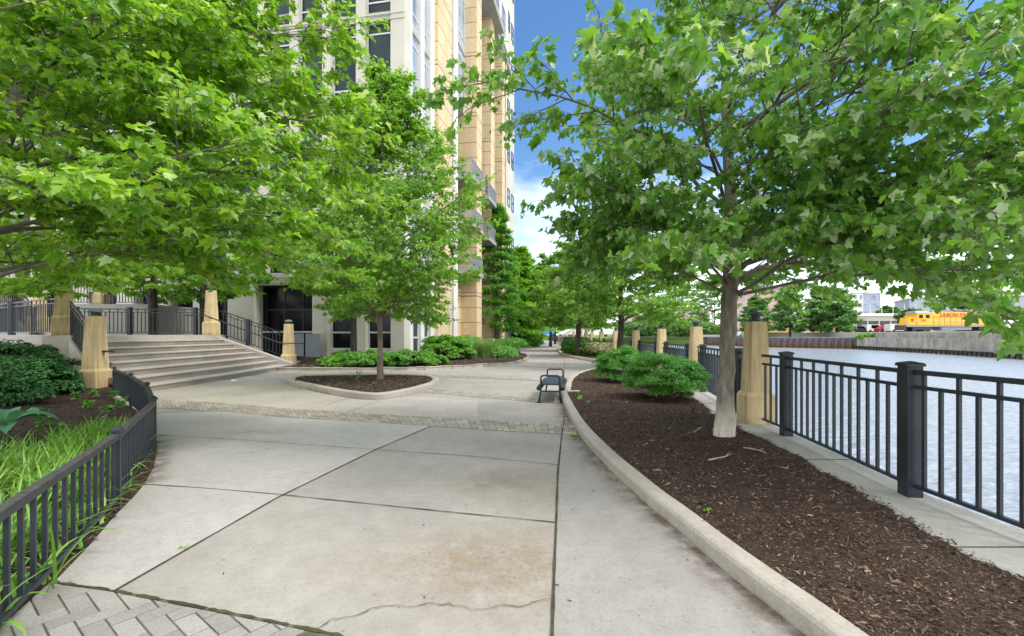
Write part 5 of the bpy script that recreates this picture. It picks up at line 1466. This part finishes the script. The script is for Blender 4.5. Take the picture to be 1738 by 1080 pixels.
# ================================================================== trees
LEAF_Q = 1.0
def open_drop(P):   # the crown is open high on its river side
    q = np.array([mnoise.noise(Vector((float(p[0]) * .9, float(p[1]) * .9, float(p[2]) * .9))) for p in P])
    hi = (P[:, 2] > 3.7 + 0.25 * np.maximum(0, 3.6 - P[:, 0])) & (P[:, 0] > 3.0)
    return near_drop(P) | (hi & (q > -0.04))
def near_drop(P):   # nothing grows right in front of the lens
    return (np.hypot(P[:, 0], P[:, 1]) < 1.25) & (P[:, 2] < 4)
T = math.tau
g_row = 'maples along the river side of the path'
tree('big spreading maple with whitened trunk base in the mulch bed beside the railing', (2.71, 6.0, 0.05),
     [(0, 0, -0.1, 0.18), (0, 0, 0.05, 0.142), (0.01, 0, 0.5, 0.108), (0.03, 0, 1.1, 0.094), (0.05, 0, 1.75, 0.10), (0.07, 0, 2.1, 0.098), (0.12, .1, 3.2, 0.075), (0.05, .1, 4.6, .055), (0.15, 0, 6.2, .03), (0.2, 0, 7.4, .012)],
     [(2.15, 2.0), (2.6, 2.8), (3.3, 3.1), (4.3, 3.2), (5.6, 3.0), (6.8, 2.3), (7.8, 0.9)], centre=(1.15, -0.35), seed=21, nprim=40, nsec=13, ntwig=7, nleaf=10, leaf=0.088, nn=.62,
     tpl='maple', mat='leaf_near', bark='bark_white', z0=2.05, droop=1.0, up=0.6, rise=0.28, lay=0.4,
     extra=[(2.5, (1.25, -2.3, 1.5)), (2.5, (.7, -2.3, 2.15)), (2.3, (2.0, -2.2, 2.0)), (2.3, (3.0, -1.7, 2.1)), (2.1, (1.5, -3.3, 2.55)), (2.0, (-1.2, -1.8, 2.2)), (2.15, (-1.7, 0.3, 2.35)), (2.1, (0.3, -2.9, 3.2)), (1.95, (1.9, 1.9, 2.1)),
            (3.0, (-3.1, -0.9, 4.15)), (2.6, (-1.9, -0.5, 3.1)), (3.4, (2.4, -3.6, 3.6)), (2.2, (2.6, -3.0, 2.5)), (2.5, (3.6, -2.6, 2.9)), (2.4, (-1.8, -.2, 2.75)), (2.3, (-1.2, 1.2, 2.4)), (3.2, (0.9, -3.7, 3.9)), (2.6, (-1.6, -2.6, 3.3)), (2.3, (1.0, -2.4, 2.3)), (2.0, (3.6, 0.6, 2.0))],
     drop=open_drop, group=g_row)
tree('second maple along the river path, rising from the yew bushes', (4.7, 20.5, 0.05), [(0, 0, -.1, .17), (0, 0, .4, .14), (0.05, 0, 2.0, .13), (0, 0, 4, .08), (0, 0, 7.0, .02)],
     [(2.0, 2.2), (2.6, 3.5), (4.2, 3.6), (5.6, 2.5), (7.0, 0.8)], centre=(.5, 0), seed=5, nprim=30, nsec=11, ntwig=6, nleaf=8, leaf=0.15, tpl='maple_lite', mat='leaf_row', bark='bark_dark', wood=1, droop=.6, group=g_row)
tree('third maple along the river path in the farther curbed bed', (4.3, 30.5, 0.05), [(0, 0, -.1, .19), (0, 0, .4, .15), (0.05, 0, 2.0, .13), (0, 0, 4, .08), (0, 0, 7.0, .02)],
     [(1.9, 2.0), (2.7, 3.4), (4.2, 3.5), (5.8, 2.5), (7.2, 0.8)], seed=6, nprim=30, nsec=10, ntwig=5, nleaf=8, leaf=0.18, tpl='maple_lite', mat='leaf_row', bark='bark_dark', wood=1, droop=.6, group=g_row)
for i, (x, y, h, r, w_) in enumerate([(5.7, 41, 9.0, 3.6, 'fourth maple along the river path'), (4.6, 56, 11, 4.2, 'fifth maple along the river path'), (6.6, 72, 12, 4.6, 'sixth and farthest maple along the river path'), (13.5, 96, 13, 6.0, 'broad tree at the bend of the river railing')]):
    tree(w_, (x, y, 0.0), [(0, 0, -.1, .2), (0, 0, 2.0, .15), (0, 0, h * .9, .02)], [(2.2, r * .55), (3.2, r), (h * .55, r), (h * .8, r * .7), (h, r * .2)], seed=30 + i, nprim=26, nsec=9, ntwig=5, nleaf=7,
         leaf=0.26 + .03 * i, tpl='clump', mat='leaf_row', bark='bark_dark', wood=1, droop=.5, group=g_row)

tree('slim young maple in the curbed island before the building', (-3.97, 14.2, 0.1), [(0, 0, -.1, .13), (0, 0, .15, .10), (0.0, 0, 1.0, .078), (-.02, 0, 2.0, .085), (0, 0, 4, .06), (0.05, 0, 7, .03), (0, 0, 9.0, .01)],
     [(1.9, 1.6), (2.3, 2.9), (3.4, 3.35), (5.2, 2.85), (7.0, 1.7), (8.2, .9), (9.2, 0.15)], centre=(.15, 0), seed=12, nprim=64, nsec=12, ntwig=7, nleaf=11, leaf=0.092, tpl='maple_lite', mat='leaf_mid', bark='bark', z0=2.0, droop=.35, up=.8, rise=.7, lay=.45)
# big maples on the left
tree('large bright green maple leaning in from the left edge over the lily bed', (-6.3, 4.9, 0.05),
     [(0, 0, -.1, .2), (0.05, 0, .5, .16), (0.3, 0.1, 2.2, .13), (0.85, 0.3, 4.0, .085), (1.05, .5, 4.9, .07), (1.3, .8, 6.5, .04), (1.5, 1.0, 8.5, .015)],
     [(2.2, 2.4), (2.6, 3.2), (3.6, 3.4), (5.0, 3.1), (6.5, 2.5), (8.0, 1.8), (9.2, 0.6)], centre=(0.75, 0.9), seed=41, nprim=46, nsec=13, ntwig=7, nleaf=12, leaf=0.088, tpl='maple', mat='leaf_left', bark='bark', z0=2.0, droop=.25, up=1.0, rise=.3, lay=.28,
     extra=[(2.3, (4.0, 1.0, 2.6)), (2.6, (4.2, 1.6, 3.2)), (3.3, (3.9, 1.7, 4.2)), (2.4, (2.8, -.9, 2.5)), (2.5, (2.2, 1.5, 2.2)), (3.9, (3.85, 1.7, 5.5)), (4.4, (3.4, 1.3, 6.3)), (3.5, (3.6, 1.6, 4.6)), (3.0, (3.8, 1.8, 3.7)), (3.2, (3.1, .2, 3.6)), (3.6, (2.6, -.4, 4.4)), (3.0, (1.5, -1.5, 3.3)), (2.4, (3.2, 2.6, 2.3))], drop=near_drop, group='bright green maples left of the path')
tree('tall bright green maple standing behind the steps pillars at left', (-12.4, 10.7, 0.05),
     [(0, 0, -.1, .2), (0, 0, 2.2, .16), (0.1, 0.2, 4.5, .10), (0.2, .4, 7.0, .05), (0, .4, 9.8, .015)],
     [(2.4, 2.2), (3.0, 3.6), (4.6, 4.2), (6.5, 3.9), (8.6, 2.7), (10.4, 0.8)], centre=(.9, 0), seed=43, nprim=40, nsec=11, ntwig=7, nleaf=8, leaf=0.135, tpl='maple_lite', mat='leaf_left', bark='bark', z0=2.3, droop=.3, up=1.0, rise=.35, lay=.3, group='bright green maples left of the path')
tree('dark trunked tree behind the landing railing, left one', (-16.9, 22.2, 0.0), [(0, 0, 0, .2), (0, 0, 2.8, .16), (0, 0, 6, .09), (0, 0, 11, .02)], [(3.0, 2.2), (4.2, 4.0), (7, 4.2), (9.5, 3), (12, .8)],
     seed=51, nprim=28, nsec=10, ntwig=5, nleaf=8, leaf=0.2, tpl='maple_lite', mat='leaf_mid', bark='bark_dark', wood=1, group='dark trunked trees before the building')
tree('dark trunked tree behind the landing beside the grey domed pillar', (-14.4, 22.0, 0.0), [(0, 0, 0, .2), (0, 0, 2.8, .15), (0.1, 0, 6, .09), (0, 0, 10, .02)], [(3.1, 2.0), (4.2, 3.4), (6.5, 3.7), (8.5, 2.6), (10.5, .7)],
     seed=52, nprim=28, nsec=10, ntwig=5, nleaf=8, leaf=0.19, tpl='maple_lite', mat='leaf_mid', bark='bark_dark', wood=1, group='dark trunked trees before the building')
tree('dark trunked tree in the building bed behind the slim maple', (-7.6, 22.6, 0.1), [(0, 0, 0, .17), (0, 0, 2.4, .14), (0, 0, 6, .07), (0, 0, 9, .02)], [(2.6, 1.6), (3.6, 2.6), (5.5, 2.8), (7.5, 2.0), (9.3, .6)],
     seed=53, nprim=28, nsec=10, ntwig=5, nleaf=8, leaf=0.18, tpl='maple_lite', mat='leaf_mid', bark='bark_dark', wood=1, group='dark trunked trees before the building')
# bald cypresses
tree('narrow feathery cypress in front of the tan piers', (-1.35, 43, 0.1), [(0, 0, 0, .3), (0, 0, 3, .2), (0, 0, 9, .1), (0, 0, 12.9, .02)], [(1.6, 2.4), (3, 2.7), (5.5, 2.1), (8.5, 1.35), (11.5, .65), (13.2, .15)],
     seed=61, nprim=80, nsec=9, ntwig=4, nleaf=11, leaf=0.33, tpl='needle', mat='needle_dark', bark='bark', wood=1, rise=.05, droop=.25, up=.9, lay=.15, name='cypress_tree', clump=.6, group='feathery cypresses by the path')
tree('broad bright feathery cypress at the far curve of the path', (1.0, 52, 0.1), [(0, 0, 0, .35), (0, 0, 3, .22), (0, 0, 8, .1), (0, 0, 10.4, .02)], [(1.0, 3.0), (2.4, 4.0), (4.5, 3.6), (6.8, 2.4), (9.2, 1.1), (10.8, .2)],
     seed=62, nprim=80, nsec=10, ntwig=5, nleaf=11, leaf=0.38, tpl='needle', mat='needle', bark='bark_dark', wood=1, rise=.05, droop=.2, up=.9, lay=.13, name='cypress_tree', clump=.6, group='feathery cypresses by the path')
tree('second broad cypress half hidden behind the bright one', (0.9, 63, 0.1), [(0, 0, 0, .35), (0, 0, 3, .22), (0, 0, 12.5, .02)], [(1.2, 2.6), (3, 3.0), (6, 2.4), (9, 1.5), (13, .2)],
     seed=63, nprim=60, nsec=9, ntwig=4, nleaf=11, leaf=0.5, tpl='needle', mat='needle_dark', bark='bark_dark', wood=1, rise=.05, droop=.2, up=.9, lay=.13, name='cypress_tree', clump=.6, group='feathery cypresses by the path')
# trees on the far bank
def far_tree(px, Y, h, r, lab, seed, z=.72, mat='leaf_far', cone=True, low=1.6):
    x = (px - CX) / F * Y
    pf = [(low, r * .6), (low + 1.2, r), (h * .45, r * .98), (h * .72, r * .68), (h, r * .15)] if cone else [(low, r * .7), (h * .35, r), (h * .7, r * .9), (h, r * .3)]
    return tree(lab, (x, Y, z), [(0, 0, 0, .3), (0, 0, 2.5, .24), (0, 0, h * .9, .03)], pf, seed=seed, nprim=34, nsec=8, ntwig=4, nleaf=8, leaf=0.5, tpl='clump', mat=mat, bark='bark_dark', wood=0, droop=.4, twig=.6, group='trees across the river')
far_tree(1285, 122, 10.5, 4.6, 'lawn tree across the river just right of the maple trunk', 71)
far_tree(1341, 112, 12.2, 4.1, 'lawn tree across the river with conical crown above the nearest pillar', 72)
far_tree(1393, 114, 12.6, 4.0, 'dark lawn tree across the river left of the rightmost one', 73)
far_tree(1421, 108, 11.3, 4.6, 'rightmost lawn tree across the river before the overpass', 74)
far_tree(1213, 150, 20, 9, 'round tree on the far bank behind the maple trunk', 75, cone=False)
far_tree(1160, 165, 24, 11, 'wide tree on the far bank above the river pillars', 76, cone=False)
far_tree(1105, 175, 24, 11, 'round tree far across the river left of the wide one', 77, cone=False)
far_tree(1548, 108, 5.2, 3.0, 'small bushy tree at the nose of the locomotive', 78, z=LZ, cone=False, low=.3)
far_tree(1690, 112, 7.0, 6.0, 'bushy tree behind the right end of the locomotive', 79, z=LZ, cone=False, low=.3)
far_tree(1655, 118, 9.0, 4.5, 'taller bushy tree behind the locomotive roof', 80, z=LZ, cone=False, low=.3)
far_tree(1508, 165, 8.2, 4.5, 'small round tree above the overpass', 81, z=3, cone=False)
far_tree(1040, 190, 24, 12, 'distant tree beyond the river bend', 82, cone=False)
far_tree(965, 205, 22, 12, 'distant tree above the white trailers', 83, cone=False)
far_tree(905, 190, 10, 9, 'distant tree above the end of the path', 84, cone=False)

# ------------------------------------------------------------------ shrubs
def at_(px, py, z=0.0): return G(px, py, z)
clump_shrub('bright green yew bush spreading with bare stems beside the railing', (3.22, 10.0), (0.84, 0.8, 1.32), 64000, 0.05, 'yew', 3, 95, z=0.08, lift=.1, fat=1.15, group='yew bushes in the river bed')
clump_shrub('darker yew bush behind the bright one in the river bed', (3.15, 13.6), (.72, .8, 1.3), 26000, 0.065, 'yew', 4, 70, z=0.08, lift=.1, fat=1.1, group='yew bushes in the river bed')
clump_shrub('small yew bush at the far tip of the river bed', (4.2, 16.8), (0.9, 1.0, .95), 10000, 0.08, 'yew', 5, 30, z=0.08, group='yew bushes in the river bed')
# dark shrubs at the left
for i, (x, y, rx, ry, h, lab) in enumerate([(-10.2, 9.1, .95, .9, .8, 'dark green shrub spreading at the left edge above the hosta'), (-11.2, 10.6, .95, 1.0, .9, 'dark green shrub touching the left foot pillar'), (-12.2, 11.4, 1.3, 1.1, 1.25, 'dark green shrub under the landing wall at left'),
                                            (-14.2, 12.6, 1.5, 1.2, 1.35, 'dark green shrub at the left edge below the landing railing'), (-11.2, 9.0, 1.1, .9, 1.0, 'dark green shrub between the edge of the photo and the pillar'), (-12.8, 9.6, 1.4, 1.2, 1.2, 'dark green shrub behind the leftmost shrubs')]):
    clump_shrub(lab, (x, y), (rx * 1.05, ry * 1.05, h * 1.2), 15000, 0.085, 'shade_shrub', 10 + i, 60, 'oval', 'shrub', z=0.05, group='dark shrubs in the left bed', lift=.1)
# bed before the building
bl = [(580, 20.4, .9, .42, ''), (612, 20.2, .8, .5, ''), (652, 20.3, .9, .52, ''), (692, 20.4, .9, .62, ''), (728, 20.9, 0.8, .5, ''), (590, 22.2, 1.0, .55, ''), (630, 22.0, 1.0, .6, '')]
names_ = ['leftmost', 'second from the left', 'third from the left', 'fourth from the left', 'rightmost', 'back left', 'back right']
for i, (px, Y, r, h, _) in enumerate(bl):
    clump_shrub('low bushy green shrub behind the stone edging, %s of its group' % names_[i], ((px - CX) / F * Y, Y), (r, .75, h * 1.3), 9000, 0.10, 'cover' if i % 2 else 'shrub', 30 + i, 34, 'oval', 'shrub', z=.1, group='low shrubs behind the stone edging', lift=.1)
clump_shrub('big round bright green bush before the building corner', ((757 - CX) / F * 24.3, 24.3), (1.35, 1.2, 1.65), 24000, 0.11, 'shrub', 40, 80, 'oval', 'shrub', z=.12, lift=.15)
blob_shrub('green bush behind the ornamental grass by the tan pier', ((795 - CX) / F * 30, 30), (1.5, 1.3, 1.2), 9000, 0.14, 'cover', 41, 'oval', z=.12, stems=False)
blob_shrub('mid green leafy perennials right of the ornamental grass', ((850 - CX) / F * 26.0, 26.0), (1.0, .9, .65), 8000, 0.12, 'cover', 42, 'oval', z=.12, stems=False)
blob_shrub('leafy green shrub behind the perennials at the curb tip', ((848 - CX) / F * 31, 31), (1.2, 1.2, .95), 8000, 0.13, 'cover', 43, 'oval', z=.12, stems=False)
for i, (px, Y, r, h) in enumerate([(800, 25.0, .55, .85), (822, 25.3, .6, .95), (838, 26.8, .5, .85), (812, 27.0, .6, .9)]):
    x = (px - CX) / F * Y
    gr = empty('ornamental_grass', (x, Y, .1), label='clump of pale ornamental grass, %s of four by the mulch' % ('front left', 'front right', 'back right', 'back left')[i], cat='grass clump', group='ornamental grass clumps')
    V, Fc = blades(1100, None, h * 1.15, 0.014, 60 + i, spread=0.33, clumps=[(0, 0)], cr=.12 * r / .5)
    npobj('grass_blade_tuft', V, Fc, 'grassy', gr)
for i, (px, Y, r, h) in enumerate([(868, 47, 1.6, 1.0), (885, 52, 1.5, 1.0), (900, 56, 1.5, .9), (855, 40, 1.3, .9), (845, 36, 1.2, .9)]):
    blob_shrub('low green shrub in the bed under the cypresses, %s going away' % ('third', 'fourth', 'fifth', 'second', 'first')[i], ((px - CX) / F * Y, Y), (r, r, h), 3500, 0.22, 'cover', 70 + i, 'oval', z=.1, stems=False, group='low shrubs under the cypresses')
# far curbed bed
for i, (px, Y, r, h, mt, lab) in enumerate([(985, 33, 1.25, .95, 'yew', 'bright green bush left in the farther river bed'), (1008, 31, 1.0, .9, 'shrub', 'pale pink flecked bush in the middle of the farther river bed'), (1027, 29.5, .9, .8, 'shrub', 'yellow green shrub at the right of the farther river bed'),
                                            (975, 40, 1.3, 1.2, 'shade_shrub', 'dark bush behind the others in the farther river bed')]):
    blob_shrub(lab, ((px - CX) / F * Y, Y), (r, r, h), 6000, 0.14, mt, 80 + i, 'oval', z=.1, stems=False, group='bushes in the farther river bed')
for px, py, lab, sd in ((1012, 588, 'pinkish flower heads over the middle bush of the farther bed', 1), (1033, 592, 'yellow flower heads at the right of the farther bed', 2)):
    Y = 29.0 if sd == 1 else 27.6; x = (px - CX) / F * Y; rs = np.random.RandomState(sd)
    fr = empty('flowers', (x, Y, .1), label=lab, cat='flowers'); n = 420
    P = np.stack([rs.normal(0, .4, n), rs.normal(0, .3, n), rs.uniform(.35, .85, n)], 1)
    leaves('blossom', P, rs.normal(0, 1, (n, 3)) + np.array([0, -.5, .8]), rs.normal(0, 1, (n, 3)), .09 * rs.uniform(.6, 1.2, n), 'oval', 'pinkflower', fr)
# bushes on the far bank
for i, (px, Y, r, h) in enumerate([(1150, 140, 7, 5.5), (1185, 138, 6, 4.5), (1115, 143, 6, 5.5), (1080, 150, 7, 5), (1205, 136, 5, 3.8)]):
    blob_shrub('wild bush overhanging the far river bank, %s' % ('middle of five', 'second from the right', 'second from the left', 'leftmost', 'rightmost behind the trunk')[i], ((px - CX) / F * Y, Y), (r, 4, h), 5000, 0.6, 'leaf_far', 90 + i, 'clump', z=.6, stems=False, group='wild bushes on the far bank')
blob_shrub('weeds sprouting at the joint of sheet piling and river wall', (70.4, 94, ), (1.6, 1.2, 1.2), 900, 0.35, 'shrub', 99, 'clump', z=.5, stems=False)

# ------------------------------------------------------------------ left bed plants
def lily_area(rs, n):
    poly = [(-2.45, 1.2), (-2.65, 2.2), (-3.5, 3.9), (-4.6, 5.6), (-5.3, 6.5), (-5.5, 6.2), (-5.25, 5.2), (-5.4, 4.6), (-5.0, 3.8), (-4.6, 2.0), (-4.4, .8)]
    x = rs.uniform(-6.5, -2, n * 3); y = rs.uniform(.8, 6.8, n * 3); k = inside(poly, x, y); return np.stack([x[k], y[k]], 1)[:n]
rs = np.random.RandomState(2)
cl = lily_area(rs, 330); cl[:, 0] -= 0.05
V, Fc = blades(9500, None, 0.37, 0.019, 5, spread=0.9, z=0.05, clumps=[tuple(c) for c in cl], cr=.05)
npobj('day_lilies', V, Fc, 'lily', label='mass of bright green arching day lily leaves behind the low fence', kind='stuff')
ed = resample([(-2.5, 2.2), (-3.40, 3.9), (-4.5, 5.7)], .45)
V, Fc = blades(230, None, 0.42, 0.022, 9, spread=0.95, z=0.03, clumps=[(p.x, p.y) for p in ed], cr=.06)
npobj('day_lilies', V, Fc, 'lily', label='day lily leaves spilling through the low fence onto the path edge', kind='stuff')
hs = G(15, 742, .15); hr = empty('hosta', (hs[0] - .05, hs[1], .18), label='blue green hosta with broad leaves at the left edge', cat='plant')
def hosta_leaf(A, L, wd, z0, droop):
    m = MB(); K = 7; rows = []
    for k in range(K + 1):
        u = k / K; w_ = wd * math.sin(PI * min(1, u * 0.93 + .07)) ** .8
        r_ = .05 + L * u; z = z0 + .16 * math.sin(u * 1.9) - droop * u * u
        row = []
        for j in (-1, -.5, 0, .5, 1):
            x = r_ * math.cos(A) - j * w_ * math.sin(A); y = r_ * math.sin(A) + j * w_ * math.cos(A)
            row.append((x, y, z + abs(j) * w_ * .3))
        rows.append(row)
    o = []
    for r in rows: o += r
    f = [(k * 5 + j, k * 5 + j + 1, (k + 1) * 5 + j + 1, (k + 1) * 5 + j) for k in range(K) for j in range(4)]
    return m.add(o, f)
rd = random.Random(9)
for k in range(11):
    obj('leaf', hosta_leaf(k * T / 11 * 1.0 + rd.uniform(-.2, .2), rd.uniform(.34, .48), rd.uniform(.11, .15), rd.uniform(.05, .2), rd.uniform(.08, .2)), 'hosta', hr, smooth=True)
rs = np.random.RandomState(8)
k_ = 0
for px, py in ((100, 735), (60, 705), (75, 722), (150, 690), (182, 700), (128, 676), (40, 684), (20, 672), (205, 690), (160, 672), (95, 668), (195, 672), (215, 683)):
    k_ += 1
    sprig(px, py, 26, 'small leafy weed on the mulch ' + ['nearest the hosta', 'behind the hosta', 'right of the hosta', 'close to the foot pillar', 'just left of the low fence', 'in the middle of the mulch', 'at the left edge', 'against the leftmost shrub', 'where the fence bends', 'beside the pillar base', 'under the dark shrub', 'at the foot of the notched pillar', 'in the corner of fence and pillar'][k_ - 1], 0.1, 0.11, 'cover', .12, 'weed', 'weed')

# ================================================================== light, sky and camera
sun_dir = Vector((math.sin(math.radians(112)) * math.cos(math.radians(52)), math.cos(math.radians(112)) * math.cos(math.radians(52)), math.sin(math.radians(52))))
sl = bpy.data.lights.new('sun', 'SUN'); sl.energy = SUN_E; sl.angle = math.radians(SUN_A); sl.color = (1.0, 0.965, 0.91)
so = bpy.data.objects.new('sun', sl); COL.objects.link(so); so.rotation_euler = sun_dir.to_track_quat('Z', 'Y').to_euler()
W = bpy.data.worlds.new('World'); SC.world = W; W.use_nodes = True; nt = W.node_tree
bg = nt.nodes['Background']
sky = nt.nodes.new('ShaderNodeTexSky'); sky.sky_type = 'NISHITA'; sky.sun_disc = False
sky.sun_elevation = math.radians(52); sky.sun_rotation = math.radians(112); sky.air_density = 1.0; sky.dust_density = 0.6; sky.ozone_density = 2.5
hs_ = nt.nodes.new('ShaderNodeHueSaturation'); hs_.inputs['Saturation'].default_value = SKY_SAT; hs_.inputs['Value'].default_value = SKY_VAL
nt.links.new(sky.outputs[0], hs_.inputs['Color'])
tc = nt.nodes.new('ShaderNodeTexCoord'); sx = nt.nodes.new('ShaderNodeSeparateXYZ'); nt.links.new(tc.outputs['Generated'], sx.inputs[0])
mp = nt.nodes.new('ShaderNodeMapping'); mp.inputs['Scale'].default_value = (1, 1, 2.2); nt.links.new(tc.outputs['Generated'], mp.inputs['Vector'])
cn = noise(nt, mp.outputs[0], 2.6, 7, 0.58)
el = sx.outputs[2]
low = mth(nt, 'MULTIPLY', mth(nt, 'SUBTRACT', 0.36, el, True), 2.4)                 # haze and cloud towards the horizon
back = mth(nt, 'MULTIPLY', mth(nt, 'SUBTRACT', 0.5, sx.outputs[1], True), 2.2)     # unseen cloud bank behind and overhead, added as soft fill light
cover = mth(nt, 'ADD', mth(nt, 'MULTIPLY', mth(nt, 'SUBTRACT', cn, 0.5), 1.6), mth(nt, 'ADD', low, back), True)
cover = ramp(nt, cover, [(0.12, (0, 0, 0)), (0.85, (1, 1, 1))])
cc = mixc(nt, noise(nt, mp.outputs[0], 5.0, 5, .6), [CLOUD * x for x in (0.86, 0.92, 1.0)], [CLOUD * 1.15 * x for x in (1.0, 1.0, 1.0)])
nt.links.new(mixc(nt, cover, hs_.outputs[0], cc), bg.inputs['Color']); bg.inputs['Strength'].default_value = 0.1
cam = bpy.data.cameras.new('camera'); co = bpy.data.objects.new('camera', cam); COL.objects.link(co)
co.location = (0, 0, H); co.rotation_euler = (PI / 2, 0, 0)
cam.sensor_width = 36; cam.lens = 36 * F / 1738; cam.shift_y = (HY - 540) / 1738; cam.clip_start = 0.05; cam.clip_end = 5000
SC.camera = co
SC.view_settings.view_transform = 'Standard'; SC.view_settings.look = 'None'; SC.view_settings.gamma = 1; SC.view_settings.exposure = EXPO
SC.cycles.use_denoising = True
SC.cycles.max_bounces = 8; SC.cycles.diffuse_bounces = 4; SC.cycles.transmission_bounces = 4; SC.cycles.transparent_max_bounces = 8
SC.cycles.sample_clamp_indirect = 6
